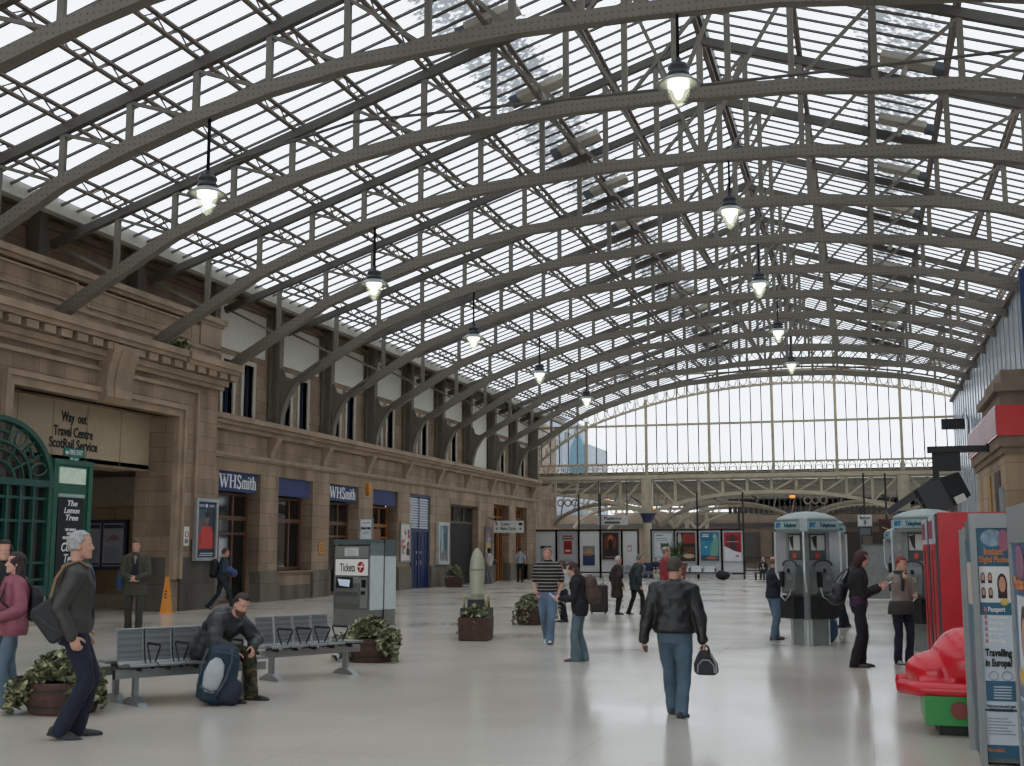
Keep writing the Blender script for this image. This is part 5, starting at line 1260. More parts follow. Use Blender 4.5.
def limb(f, pts, rad, n=12):
    """tapered limb with rounded joints through pts"""
    P, Rr = [], []
    for i in range(len(pts)-1):
        a, b_ = V(pts[i]), V(pts[i+1]); ra, rb = rad[i], rad[i+1]
        k = 5
        for q in range(k): P.append(a.lerp(b_, q/k)); Rr.append(ra+(rb-ra)*q/k)
    P.append(V(pts[-1])); Rr.append(rad[-1])
    f.tube(P, Rr, n)
    for p, r in zip(pts, rad): f.ball(p, r, n)
def hand(f, W_, d, nrm, side, curl, s, fr=.0088):
    d = V(d).normalized(); nrm = V(nrm); nrm = (nrm-d*nrm.dot(d)).normalized(); t = d.cross(nrm)*side
    W_ = V(W_)
    f.tube([W_-d*.02*s, W_+d*.02*s, W_+d*.06*s, W_+d*.095*s], [.024*s, .016*s, .015*s, .012*s], 12, rx=[.026*s, .036*s, .042*s, .038*s], up=tuple(nrm)) if False else None
    rg = []
    for u, a, b_ in ((-.02, .026, .021), (.015, .032, .019), (.05, .041, .017), (.08, .043, .014), (.095, .038, .011)):
        rg.append([W_+d*u*s+t*a*s*math.cos(q*PI/6)+nrm*b_*s*math.sin(q*PI/6) for q in range(12)])
    f.rings(rg)
    for off, ln, kk in ((.031, .07, 0), (.0105, .08, .004), (-.0105, .074, .002), (-.031, .057, -.006)):
        p = W_+d*(.085+kk)*s+t*off*s; a = curl*.5; pts = [p]; dd = d
        for seg, ca in ((.46, .55), (.3, .9), (.24, .6)):
            ang = curl*ca; dd = (d*math.cos(a)+nrm*math.sin(a)); p = p+dd*ln*seg*s*1.05; pts.append(p); a += ang
        limb(f, pts, [fr*s*1.05, fr*s, fr*s*.95, fr*s*.85], 8)
    b0 = W_+d*.025*s+t*.03*s
    t1 = b0+(t*.75+d*.6+nrm*.35).normalized()*.042*s; t2 = t1+(t*.2+d*.85+nrm*(.35+.4*min(curl, 1))).normalized()*.034*s; t3 = t2+(d*.8+nrm*(.3+.6*min(curl, 1))-t*.1).normalized()*.022*s
    limb(f, [b0, t1, t2, t3], [.015*s, .0115*s, .0105*s, .0085*s], 8)
def remesh(o, vox, it=4, fac=.5):
    m_ = o.modifiers.new('remesh', 'REMESH'); m_.mode = 'VOXEL'; m_.voxel_size = vox; m_.use_smooth_shade = True
    m_ = o.modifiers.new('smooth', 'SMOOTH'); m_.factor = fac; m_.iterations = it
    return o
FOLD = bpy.data.textures.new('cloth_folds', 'CLOUDS'); FOLD.noise_scale = .13; FOLD.noise_depth = 1; FOLD.noise_type = 'SOFT_NOISE'
def folds(o, st=.022):
    m_ = o.modifiers.new('folds', 'DISPLACE'); m_.texture = FOLD; m_.strength = st; m_.mid_level = .5; m_.texture_coords = 'LOCAL'; return o
def person(label, px, foot, top, turn, group=None, H=None, loc=None, sex='m', skin=None, lean=0, lean2=0, twist=0, hips=(0, 0, .95), feet=((-.1, 0, 0, 0), (.1, 0, 0, 0)), hands=(None, None), curls=(.45, .45), palms=(None, None), hdirs=(None, None), poles=(None, None),
           head=(0, 0, 0), hair=('short', '3a2a22'), top_=dict(), legs=dict(), shoe='1b1a1a', vox=.008, fat=1.0, extras=None, knee=(None, None), name='person'):
    """feet: (x, y, z, pitch) of each ankle on the ground plane for a 1.75 m body, left then right"""
    if loc is None: g_ = ground(px, foot); loc = (g_.x, g_.y, 0)
    if H is None: H = rise(px, foot, top)
    s = H/1.75
    skin = skin or SK
    azv = math.atan2(-loc[0], loc[1])
    rz = azv-math.radians(turn)
    m_ = sex == 'm'
    HX_, HY_, HZ_ = hips
    if HZ_ > .8:
        for i_, sd_ in enumerate((-1, 1)):
            fx, fy, fz, fp_ = feet[i_]; HZ_ = min(HZ_, fz+.085+.03+math.sqrt(max(.838**2-(fx-sd_*.092)**2-(fy-HY_)**2, .1)))
    base = V((HX_, HY_, HZ_))
    a1, a2 = math.radians(lean), math.radians(lean2)
    def T(x, y, z):
        """torso space -> local; bends at waist then at chest; z is height in the standing figure"""
        p = V((x, y, z-.95))
        if p.z > .28:
            q = p-V((0, 0, .28)); q = V((q.x, q.y*math.cos(a2)+q.z*math.sin(a2), -q.y*math.sin(a2)+q.z*math.cos(a2))); p = q+V((0, 0, .28))
        k = min(max((p.z+.1)/.2, 0), 1); a = a1*k
        p = V((p.x, p.y*math.cos(a)+p.z*math.sin(a), -p.y*math.sin(a)+p.z*math.cos(a)))
        return (p+base)*s
    hy, hpz, hr = [math.radians(v) for v in head]
    NB = V((0, -.012, 1.5)); HC = V((0, .012, 1.632))
    HM = Matrix.Rotation(-hy, 3, 'Z') @ Matrix.Rotation(-hpz, 3, 'X') @ Matrix.Rotation(hr, 3, 'Y')
    bend = Matrix.Rotation(-(a1+a2)*.45, 3, 'X')
    def Hd(x, y, z):
        p = HM @ (V((x, y, z))+V((0, .022, .125)))
        return T(NB.x, NB.y, NB.z)+(bend @ p)*s
    HR = bend @ HM
    sw = (.185 if m_ else .158)*(.5+.5*fat)
    rows = [(.80, .15, .10), (.88, .168 if m_ else .172, .115), (.97, .165 if m_ else .165, .118), (1.08, .15 if m_ else .128, .105), (1.2, .158 if m_ else .135, .11), (1.31, .175 if m_ else .15, .118 if m_ else .125), (1.39, .172 if m_ else .145, .1), (1.445, .125 if m_ else .105, .078), (1.475, .075 if m_ else .06, .062)]
    def rowz(z):
        for (za, ra, qa), (zb, rb, qb) in zip(rows, rows[1:]):
            if za <= z <= zb: t = (z-za)/(zb-za); return ra+(rb-ra)*t, qa+(qb-qa)*t
        return (rows[0][1], rows[0][2]) if z < rows[0][0] else (rows[-1][1], rows[-1][2])
    def torso(f, z0, z1, inf, n=20, flare=0., dz=.04, belly=0.):
        rg = []; zs = []; z = z0
        while z < z1-1e-6: zs.append(z); z += dz
        zs.append(z1)
        for z in zs:
            a, b_ = rowz(z); ex = inf+flare*max(0, (1.0-z))
            a = a*fat+ex; b_ = b_*fat+ex*.9
            yo = .0+(belly*math.exp(-((z-1.08)/.14)**2))
            rg.append([T(a*math.cos(q*2*PI/n)*(1 if abs(math.cos(q*2*PI/n)) > 2 else 1), yo*max(0, math.sin(q*2*PI/n))+b_*math.sin(q*2*PI/n)-.005, z) for q in range(n)])
        f.rings(rg)
    # joints
    Sh = [T(-sw, -.012, 1.375), T(sw, -.012, 1.375)]
    wr, el = [], []
    for i, sd in enumerate((-1, 1)):
        hnd = hands[i]
        if hnd is None: tgt = T(sd*(sw+.075), .03, .87); tgt = V((tgt.x, tgt.y, tgt.z))
        else: tgt = V(hnd)*s
        pole = poles[i] or (sd*.35, -1, -.15)
        e_, t_ = ik(Sh[i], tgt, .295*s, .26*s, pole); el.append(e_); wr.append(t_)
    Hp = [(base+V((-.092, 0, -.03)))*s, (base+V((.092, 0, -.03)))*s]
    an, kn = [], []
    for i, sd in enumerate((-1, 1)):
        fx, fy, fz, fp = feet[i]
        tgt = V((fx, fy, fz+.085))*s; e_, t_ = ik(Hp[i], tgt, .43*s, .415*s, knee[i] or (sd*.12, 1, .1)); kn.append(e_); an.append(t_)
    # --- body: one continuous surface
    f = MB()
    torso(f, .84, 1.475, -.02, 16)
    limb(f, [T(0, -.012, 1.40), T(0, -.008, 1.47), Hd(0, -.03, -.06)], [.06*s, .056*s, .052*s], 14)
    f.rings([[Hd(a*math.cos(q*PI/10), b_*math.sin(q*PI/10)+yo, z) for q in range(20)] for z, a, b_, yo in ((-.118, .022, .026, .06), (-.108, .04, .042, .05), (-.085, .054, .06, .032), (-.055, .062, .076, .016), (-.02, .069, .088, .004), (.02, .074, .095, -.002), (.055, .074, .096, -.006), (.085, .064, .084, -.008), (.105, .046, .06, -.008), (.118, .018, .024, -.008))])
    f.ball(Hd(0, .098, -.03), (.014*s, .019*s, .014*s), 10, HR); f.tube([Hd(0, .084, .012), Hd(0, .098, -.012), Hd(0, .106, -.03)], [.008*s, .010*s, .012*s], 8)
    f.ball(Hd(-.032, .078, .018), (.026*s, .014*s, .008*s), 8, HR).ball(Hd(.032, .078, .018), (.026*s, .014*s, .008*s), 8, HR)
    f.ball(Hd(-.036, .068, -.035), (.02*s, .016*s, .02*s), 8, HR).ball(Hd(.036, .068, -.035), (.02*s, .016*s, .02*s), 8, HR)
    f.ball(Hd(0, .084, -.068), (.022*s, .012*s, .012*s), 8, HR).ball(Hd(0, .078, -.1), (.022*s, .018*s, .014*s), 8, HR)
    for sd in (-1, 1): f.ball(Hd(sd*.075, -.008, -.012), (.011*s, .02*s, .032*s), 10, HR)
    for i, sd in enumerate((-1, 1)):
        limb(f, [Sh[i], el[i], wr[i]], [.052*s, .041*s, .027*s], 12)
        fd = (wr[i]-el[i]).normalized()
        hand(f, wr[i], hdirs[i] or fd, palms[i] or (-sd, .15, 0), sd, curls[i], s, fr=max(.0088, vox*1.15/s))
        limb(f, [Hp[i], kn[i], an[i]], [.075*s, .052*s, .036*s], 12)
        fv = V((0, 1, 0)); fp = math.radians(feet[i][3]); fv = V((sd*.1, math.cos(fp), -math.sin(fp))); f.tube([an[i]-V((0, 0, .03*s)), an[i]+fv*.06*s-V((0, 0, .05*s)), an[i]+fv*.14*s-V((0, 0, .06*s))], [.03*s, .026*s, .018*s], 8)
    body = f.build(name, skin); body.location = loc; body.rotation_euler = (0, 0, rz)
    remesh(body, vox, 2, .5); tag(body, label, 'person', group)
    # --- eyes, brows, lips
    if vox < .011:
        for sd in (-1, 1):
            e_ = MB().ball(Hd(sd*.031, .0845, .004), (.0112*s, .006*s, .0055*s), 10, HR).build('eye', EYEW, body, True)
            MB().ball(Hd(sd*.031, .0895, .0035), (.005*s, .0022*s, .0048*s), 8, HR).build('iris', IRIS, e_, True)
            MB().tube([Hd(sd*.014, .0915, .021), Hd(sd*.032, .093, .026), Hd(sd*.05, .081, .02)], [.0028*s, .0036*s, .002*s], 6).build('eyebrow', M(hair[1] if hair[0] != 'bald' else '5a463c', .8), body)
        MB().tube([Hd(-.021, .0885, -.068), Hd(0, .0965, -.0655), Hd(.021, .0885, -.068)], [.003*s, .0062*s, .003*s], 8).build('mouth', LIP, body, True)
    # --- hair
    style, hc = hair; hm = M(hc, .65, 0, .3, 28., .5)
    if style:
        f = MB(); n, k = 28, 16; pts = {}; fs = []
        thick = {'short': .010, 'crop': .004, 'fringe': .008, 'long': .014, 'bob': .018, 'bald': .004}.get(style, .01)
        rr = random.Random(len(label))
        vs = []
        for j in range(k+1):
            t = PI*j/k; 
            for q in range(n):
                ph = 2*PI*q/n; x, y, z = math.sin(t)*math.cos(ph), math.sin(t)*math.sin(ph), math.cos(t)
                w_ = 1+rr.uniform(-.012, .02)
                vs.append((Hd((.074+thick)*x*w_, (.097+thick)*y*w_-.006, .02+(.1+thick)*z*w_), x, y, z))
        for j in range(k):
            for q in range(n):
                ids = (j*n+q, j*n+(q+1) % n, (j+1)*n+(q+1) % n, (j+1)*n+q)
                cx = sum(vs[i][1] for i in ids)/4; cyy = sum(vs[i][2] for i in ids)/4; cz = sum(vs[i][3] for i in ids)/4
                front = cyy > .18
                low = -.62 if style in ('long', 'bob') else -.52
                ok = cz > low and not (front and cz < (.5 if style not in ('fringe', 'crop') else .36) and abs(cx) < .93-.25*(cyy)) and not (front and cz < .12 and style not in ('long', 'bob')) 
                if style == 'short' and abs(cx) > .72 and -.05 < cyy and cz < .05: ok = False
                if style == 'bald': ok = (cz < .22 and cz > -.55 and cyy < .12) and not (abs(cx) > .8 and cz < -.0 and cyy > -.25)
                if ok: fs.append(ids)
        f.add([v[0] for v in vs], fs)
        if style in ('long', 'ponytail'):
            f.rings([[Hd(a*math.cos(q*PI/8), b_*math.sin(q*PI/8)+yo, z) for q in range(16)] for z, a, b_, yo in ((.05, .075, .06, -.045), (-.05, .092, .06, -.05), (-.14, .1, .055, -.055), (-.24, .095, .045, -.06), (-.33, .07, .03, -.06), (-.37, .03, .015, -.06))])
        if style == 'bob':
            f.rings([[Hd(a*math.cos(q*PI/8), b_*math.sin(q*PI/8)+yo, z) for q in range(16)] for z, a, b_, yo in ((.08, .085, .075, -.035), (0, .096, .08, -.035), (-.07, .1, .075, -.035), (-.13, .09, .06, -.04), (-.15, .06, .04, -.04))])
        h_ = f.build('hair', hm, body, True, fix=True)
        if style in ('short', 'fringe', 'crop', 'bob', 'long'):
            so = h_.modifiers.new('solid', 'SOLIDIFY'); so.thickness = .006; so.offset = -1
    cv = max(vox*1.35, .0095)
    # --- top garment
    tp_ = dict(col='222222', hem=.88, inf=.028, sleeve=1.0, collar=True, flare=.0, name='jacket', mat=None, belly=0.); tp_.update(top_)
    tm = tp_['mat'] or cloth(tp_['col']); inf = tp_['inf']
    f = MB(); torso(f, tp_['hem'], 1.47, inf, 22, tp_['flare'], belly=tp_['belly'])
    for i, sd in enumerate((-1, 1)):
        r0, r1, r2 = (.06+inf*.5)*s*fat**.5, (.052+inf*.45)*s, (.036+inf*.4)*s
        sl = tp_['sleeve']; sh0 = T(sd*(sw-.075), -.012, 1.41)
        if sl >= .6:
            end = el[i].lerp(wr[i], .97)
            limb(f, [sh0, Sh[i], el[i], end], [r0*.95, r0, r1, r2], 14)
        else:
            end = Sh[i].lerp(el[i], sl*1.7); limb(f, [sh0, Sh[i], end], [r0*.95, r0, r1*1.15], 14)
    if tp_['collar']:
        f.rings([[T(a*math.cos(q*PI/9), b_*math.sin(q*PI/9)-.008, z) for q in range(18)] for z, a, b_ in ((1.42, .105, .09), (1.465, .085, .08), (1.5, .075, .073))])
    jk = f.build(tp_['name'], tm, body); remesh(jk, cv, 4); folds(jk, tp_.get('fold', .03))
    if tp_.get('rib'):
        g2 = MB(); z0 = tp_['hem']
        rg = []
        for z in (z0-.015, z0+.03):
            a, b_ = rowz(z); a = a*fat+inf*.7+.004; b_ = b_*fat+inf*.65+.004
            rg.append([T(a*math.cos(q*PI/12), b_*math.sin(q*PI/12)-.005, z) for q in range(24)])
        g2.rings(rg); g2.build('waistband', cloth(tp_['rib']), jk, True)
    if tp_.get('front'):   # an open front showing what is worn underneath
        for col, w0, w1, zt, zb, dy in tp_['front']:
            g2 = MB(); 
            def fr_(z, u, lift):
                a, b_ = rowz(z); a = a*fat+inf; b_ = b_*fat+inf*.9; yb = tp_['belly']*math.exp(-((z-1.08)/.14)**2)
                return T(u, (b_+yb)*math.sqrt(max(0, 1-(u/a)**2))+lift-.005, z)
            zs = [zb+(zt-zb)*q/10 for q in range(11)]
            for z_a, z_b in zip(zs, zs[1:]):
                ta, tb_ = (z_a-zb)/(zt-zb), (z_b-zb)/(zt-zb)
                wa, wb = w1+(w0-w1)*ta, w1+(w0-w1)*tb_
                us = [-1, -.5, 0, .5, 1]
                for u0, u1 in zip(us, us[1:]): g2.quad(fr_(z_a, wa*u0, dy), fr_(z_a, wa*u1, dy), fr_(z_b, wb*u1, dy), fr_(z_b, wb*u0, dy))
            g2.build('shirt_front', cloth(col), jk, True)
    # --- trousers
    lg = dict(col='2a3448', r=(.098, .068, .062), mat=None, name='trousers', waist=1.0); lg.update(legs)
    lm = lg['mat'] or denim(lg['col'])
    f = MB()
    def P_(x, y, z): return (base+V((x, y, z-.95)))*s
    rg = []
    for z in (.80, .85, .9, .95, 1.0):
        a, b_ = rowz(z); rg.append([P_((a*fat+.008)*math.cos(q*PI/10), (b_*fat+.008)*math.sin(q*PI/10)-.005, z) for q in range(20)])
    if hips[2] > .7: f.rings(rg)
    else:
        f.ball(P_(0, -.0, .95), (.17*s*fat, .13*s*fat, .12*s), 18)
    for i, sd in enumerate((-1, 1)):
        k0, k1, k2 = lg['r']; ae = kn[i].lerp(an[i], 1.0)-V((0, .006*s, .034*s))
        mid = Hp[i].lerp(kn[i], .5)
        limb(f, [Hp[i], mid, kn[i], kn[i].lerp(ae, .5), ae], [k0*s*fat**.5, (k0*.6+k1*.42)*s*fat**.5, k1*s, (k1*.5+k2*.48)*s, k2*s], 14)
    tr = f.build(lg['name'], lm, body); remesh(tr, cv, 4); folds(tr, .024)
    # --- shoes
    for i, sd in enumerate((-1, 1)):
        fp = math.radians(feet[i][3]); dx = sd*.12
        fd = V((dx, math.cos(fp), -math.sin(fp))).normalized(); up = V((0, math.sin(fp), math.cos(fp))); sdv = fd.cross(up)
        A = an[i]
        rg = []
        for u, wv, hh in ((-.085, .018, .05), (-.075, .032, .075), (-.03, .036, .085), (.03, .038, .075), (.09, .045, .058), (.15, .047, .046), (.19, .036, .036), (.21, .014, .022)):
            c = A+fd*u*s-up*.085*s
            rg.append([c+sdv*wv*s*math.cos(q*PI/7)*1.0+up*max(math.sin(q*PI/7)*hh, -.0)*s for q in range(14)])
        so = MB().rings(rg).build('shoe', M(shoe, .45, 0, .1, 12.), body, True)
        rg = [[p-up*.012*s*(1 if q < 1 else 0) for q, p in enumerate([c1, c2])] for c1, c2 in []]
        f = MB()
        out = []
        for u, wv in ((-.088, .02), (-.075, .036), (-.03, .039), (.03, .041), (.09, .048), (.15, .05), (.19, .04), (.213, .016)):
            c = A+fd*u*s-up*.085*s; out.append([c-sdv*wv*s, c+sdv*wv*s, c+sdv*wv*s+up*.016*s, c-sdv*wv*s+up*.016*s])
        f.rings(out).build('sole', M(lg.get('sole', '2a2826'), .7), so)
    info = dict(body=body, T=T, Hd=Hd, s=s, wr=wr, el=el, Sh=Sh, kn=kn, an=an, jk=jk, rz=rz, loc=V(loc), Hp=Hp, HR=HR)
    def world(p): return V(loc)+Matrix.Rotation(rz, 3, 'Z') @ V(p)
    info['world'] = world
    return info
def held(info, mb, name, mats, label, cat, smooth=True, group=None, vox=None):
    o = mb.build(name, mats, None, smooth); o.location = info['loc']; o.rotation_euler = (0, 0, info['rz'])
    if vox: remesh(o, vox, 5)
    return tag(o, label, cat, group)

# 1 grey-haired man walking past the ivy tub
a = person('grey haired man in a dark grey jacket walking past the bench and looking ahead', 68, 738, 527, 92, loc=None, H=1.92, lean=1, lean2=2, hips=(0, .0, .915), feet=((-.09, .06, 0, 0), (.09, -.06, .02, 14)), hands=((-.2, .06, .86), (.235, .0, .84)), curls=(.5, 1.2),
           head=(-2, -4, 0), hair=('short', '9a9a98'), skin=SK, top_=dict(mat=M('34332f', .5, 0, .18, 7., .5), hem=.90, inf=.04, front=(('16203c', .075, .055, 1.44, .93, .003), ('7d93b8', .045, .012, 1.46, 1.2, .006)), belly=.02), legs=dict(col='161c2e', r=(.1, .075, .07)), shoe='161516', vox=.007, knee=((0, 1, .1), (0, 1, .1)))
s = a['s']
sb = MB().rings([[(x, y, z) for x, y in ((-.05, -.24+dy), (.07, -.24+dy), (.07, .16+dy), (-.05, .16+dy))] for z, dy in ((-.2, -.02), (-.16, -.05), (.12, -.06), (.17, -.02))]).xf(Matrix.Scale(s, 4) @ Matrix.Translation((.2, -.15, 1.0)) @ Matrix.Rotation(math.radians(35), 4, 'X') @ Matrix.Scale(.54, 4, (0, 1, 0)) @ Matrix.Scale(.92, 4, (0, 0, 1)) @ Matrix.Translation((0, .04, 0)))
o = held(a, sb, 'shoulder_bag', M('121213', .5), 'black shoulder bag with tan strap hanging behind the grey haired man', 'bag', False)
bv = o.modifiers.new('bevel', 'BEVEL'); bv.width = .03; bv.segments = 3
ST = MB().tube([V(p)*s for p in ((.2, -.2, 1.09), (.19, -.175, 1.2), (.175, -.15, 1.32), (.15, -.09, 1.42), (.12, .02, 1.46), (.1, .1, 1.41))], [.012*s]*6, 8, rx=[.025*s]*6).build('strap', M('7a5c40', .6), o)
MB().tube([V(p)*s for p in ((.275, -.28, 1.02), (.28, -.18, .93), (.275, -.08, .88))], .012*s, 6).build('bag_seam', M('2c2c2e', .5), o)

# 2 woman in the pink coat at the picture edge, and the dark haired person behind her
b_ = person('woman in a pink quilted coat with long dark hair by the ivy tub', 8, 706, 552, 262, sex='f', lean=0, feet=((-.08, .1, 0, 0), (.08, -.1, 0, 4)), hands=((-.2, .2, 1.0), (.19, .2, .98)), curls=(.9, .9), head=(8, -4, 0), hair=('long', '2a1a16'), skin=SK2, top_=dict(mat=M('8a4a58', .55, 0, .16, 5., .5), hem=.8, inf=.055, name='coat'), legs=dict(col='5d7180', r=(.085, .065, .065)), shoe='26262a', vox=.008)
s = b_['s']
f = MB()
for z in (.9, 1.0, 1.1, 1.2, 1.3):
    f.tube([b_['T']((.192+.02*math.sin(z*9))*math.cos(q*PI/12), (.168+.0*z)*math.sin(q*PI/12)-.005, z) for q in range(25)], .006, 5, cap=False)
f.build('quilt_seam', M('623440', .6), b_['jk'])
rk = MB().rings([[b_['T'](x, y, z) for x, y in ((-.13*k, -.17), (.13*k, -.17), (.12*k, -.17-d_), (-.12*k, -.17-d_))] for z, k, d_ in ((.95, .9, .1), (1.0, 1, .15), (1.25, 1, .14), (1.36, .8, .08))])
o = held(b_, rk, 'backpack', M('17181c', .6), 'black backpack worn by the woman in the pink coat', 'bag', False); bv = o.modifiers.new('bevel', 'BEVEL'); bv.width = .03; bv.segments = 3
f = MB()
for sd in (-1, 1): f.tube([b_['T'](sd*.1, -.17, 1.34), b_['T'](sd*.105, -.08, 1.475), b_['T'](sd*.11, .1, 1.4), b_['T'](sd*.14, .17, 1.2), b_['T'](sd*.17, 0, 1.05), b_['T'](sd*.12, -.17, 1.0)], .012*s, 6, rx=[.022*s]*6)
f.build('shoulder_straps', M('17181c', .6), o)
person('dark haired person in a black hat partly behind the woman in the pink coat', -4, 690, 540, 200, sex='m', hair=('bob', '121214'), head=(-20, 0, 0), top_=dict(col='1a1a20'), legs=dict(col='1d2230'), vox=.011)

# 3 man in the olive parka
c = person('man in an olive parka standing with clasped hands behind the bench', 133, 631.5, 539, 186, feet=((-.1, .05, 0, 0), (.1, -.03, 0, 0)), hands=((-.045, .21, 1.0), (.045, .2, .99)), curls=(.9, .8), hdirs=((.9, .3, -.15), (-.9, .35, -.1)), palms=((.2, -1, 0), (-.2, -1, 0)), poles=((-1, -.5, -.3), (1, -.5, -.3)), hair=('crop', '5a4234'), head=(8, 4, 0),
           top_=dict(mat=M('3f3c30', .8, 0, .18, 7., .4), hem=.68, inf=.042, flare=.1, name='parka', front=(('14171f', .06, .07, 1.46, .8, .004), ('7b7468', .03, .008, 1.44, 1.28, .007))), legs=dict(col='3a382e', r=(.095, .075, .07), mat=M('36352c', .85, 0, .15, 5., .3)), shoe='1d1b18', vox=.0085)
s = c['s']
o = held(c, MB().ball((.27*s, -.1*s, .98*s), (.09*s, .12*s, .2*s), 14).ball((.27*s, -.12*s, .88*s), (.1*s, .13*s, .12*s), 14), 'shoulder_bag', M('24405e', .7), 'blue bag hanging at the side of the man in the olive parka', 'bag', vox=.012)
MB().tube([(.27*s, -.1*s, 1.15*s), (.22*s, -.1*s, 1.35*s), (.1*s, -.05*s, 1.5*s)], .014*s, 6).build('strap', M('1d2c40', .7), o)

# 4 man sitting on the bench
q0 = V((-7.05, 13.05, 0))
d_ = person('bearded man in dark jacket and camouflage trousers slumped on the bench', 232, 700, 600, 128, loc=tuple(b1.location+V((.04*math.cos(A1)-1.02*math.sin(A1), .04*math.sin(A1)+1.02*math.cos(A1), 0))), H=1.8, lean=30, lean2=28, hips=(0, .0, .545), feet=((-.14, .50, 0, 0), (.15, .44, 0, 0)), hands=((-.1, .52, .58), (.17, .48, .55)), curls=(.9, .7), hdirs=((.5, .5, -.6), (.0, .3, -1)), poles=((-1, -.4, .2), (1, -.3, .0)), palms=((.6, -.2, -.6), (-1, 0, 0)), knee=((-.25, .6, 1), (.25, .6, 1)),
           head=(22, -4, 0), hair=('short', '2c201b'), skin=SK, top_=dict(mat=M('23282a', .5, 0, .22, 7., .6), hem=.86, inf=.07, fold=.05), legs=dict(mat=camo(), r=(.105, .085, .075)), shoe='17151c', vox=.0075)
s = d_['s']
f = MB()
bz = [[d_['Hd'](a_*math.cos(q*PI/10), bq*math.sin(q*PI/10)+yo, z) for q in range(0, 11)] for z, a_, bq, yo in ((-.05, .066, .082, .016), (-.085, .06, .066, .032), (-.112, .045, .048, .05), (-.126, .02, .024, .062))]
f.rings([list(r) for r in bz], cap=False); f.build('beard', M('4a3830', .9, 0, .2, 30.), d_['body'], True)
# backpack on the floor
p = ground(211, 705)
rp_ = empty('rucksack', (p.x, p.y, 0), math.radians(28), 'large blue rucksack with grey pocket standing at the feet of the seated man', 'bag')
TEAL = M('18303f', .7, 0, .25, 8., .4); NV = M('141d30', .7, 0, .2, 8., .4)
LEAN = Matrix.Rotation(math.radians(14), 4, 'Y') @ Matrix.Rotation(math.radians(-8), 4, 'X')
def pad(pts):
    return MB().rings([[V((cx+rx*math.copysign(abs(math.cos(t))**.55, math.cos(t)), cyy+ry*math.copysign(abs(math.sin(t))**.55, math.sin(t)), z)) for t in [2*PI*q_/20 for q_ in range(20)]] for z, rx, ry, cx, cyy in pts])
o = pad([(.01, .1, .1, 0, 0), (.05, .19, .15, 0, 0), (.2, .21, .17, 0, 0), (.38, .2, .165, -.0, 0), (.5, .18, .15, 0, 0), (.54, .185, .155, -.01, 0), (.6, .17, .15, -.02, 0), (.66, .11, .1, -.03, 0)]).xf(LEAN).build('pack_body', TEAL, rp_, True); folds(o, .02)
o = pad([(.12, .05, .03, -.06, -.17), (.18, .09, .05, -.06, -.17), (.32, .11, .055, -.06, -.17), (.44, .085, .045, -.06, -.165), (.5, .03, .02, -.06, -.16)]).xf(LEAN).build('grey_pocket', M('a3a7a8', .6, 0, .1, 8.), rp_, True)
o = pad([(.03, .08, .06, .15, -.09), (.08, .13, .1, .15, -.09), (.22, .14, .1, .15, -.08), (.3, .11, .08, .15, -.07), (.34, .04, .03, .15, -.06)]).xf(LEAN).build('lower_pocket', NV, rp_, True); folds(o, .02)
st_ = MB()
for pts in ([(.06, -.14, .62), (.09, -.19, .5), (.08, -.21, .3), (.02, -.2, .1)], [(-.2, -.1, .58), (-.22, -.12, .4), (-.2, -.13, .15)], [(-.17, -.2, .16), (-.05, -.24, .13), (.05, -.22, .17)], [(-.1, -.19, .56), (.03, -.19, .57), (.14, -.13, .55)]): st_.tube([LEAN @ V(q_) for q_ in pts], .007, 6, rx=[.015]*len(pts))
st_.build('straps', M('34424e', .6), rp_)
MB().tube([LEAN @ V(q_) for q_ in ((-.06, .02, .65), (-.05, -.02, .72), (.0, -.04, .65))], .012, 6).build('grab_loop', DARK, rp_)

# 5 walker with rucksack outside the shop door
e5 = person('man with a black rucksack and blue bundle walking past the shop door', 221, 609.5, 546, 88, lean=6, feet=((-.08, -.34, .04, 28), (.08, .3, 0, -6)), hips=(0, 0, .92), hands=((-.2, .24, 1.02), (.2, .26, 1.0)), curls=(1, 1), hair=('crop', '4a3326'), top_=dict(col='24343c', inf=.03), legs=dict(col='1c282c'), shoe='2a221e', vox=.012)
s = e5['s']
o = held(e5, MB().ball(e5['T'](0, -.24, 1.2), (.17*s, .13*s, .24*s), 14).ball(e5['T'](0, -.24, 1.02), (.16*s, .13*s, .14*s), 12), 'backpack', M('15171b', .7), 'black rucksack on the man walking past the shop door', 'bag', vox=.016)
o = held(e5, MB().ball((.12*s, .16*s, 1.06*s), (.17*s, .15*s, .15*s), 14).ball((.14*s, .3*s, 1.0*s), (.14*s, .12*s, .12*s), 12), 'bundle', M('2a3866', .6, 0, .2, 8.), 'blue bundle carried by the man walking past the shop door', 'bag', vox=.016)

# 6 man in striped shirt
g6 = person('man in a black and white striped polo shirt walking with hands in pockets', 548, 643.5, 545, 184, feet=((-.04, .16, .0, -6), (.03, -.22, .05, 26)), hips=(0, 0, .93), hands=((-.2, .09, .9), (.2, .09, .9)), curls=(1.1, 1.1), hair=('crop', '2a1f1b'), head=(4, 4, 0), skin=SK, fat=1.06,
            top_=dict(mat=striped(), hem=.93, inf=.022, sleeve=.45, name='shirt'), legs=dict(col='5b7086', r=(.105, .078, .075)), shoe='c4c2bd', vox=.0085)

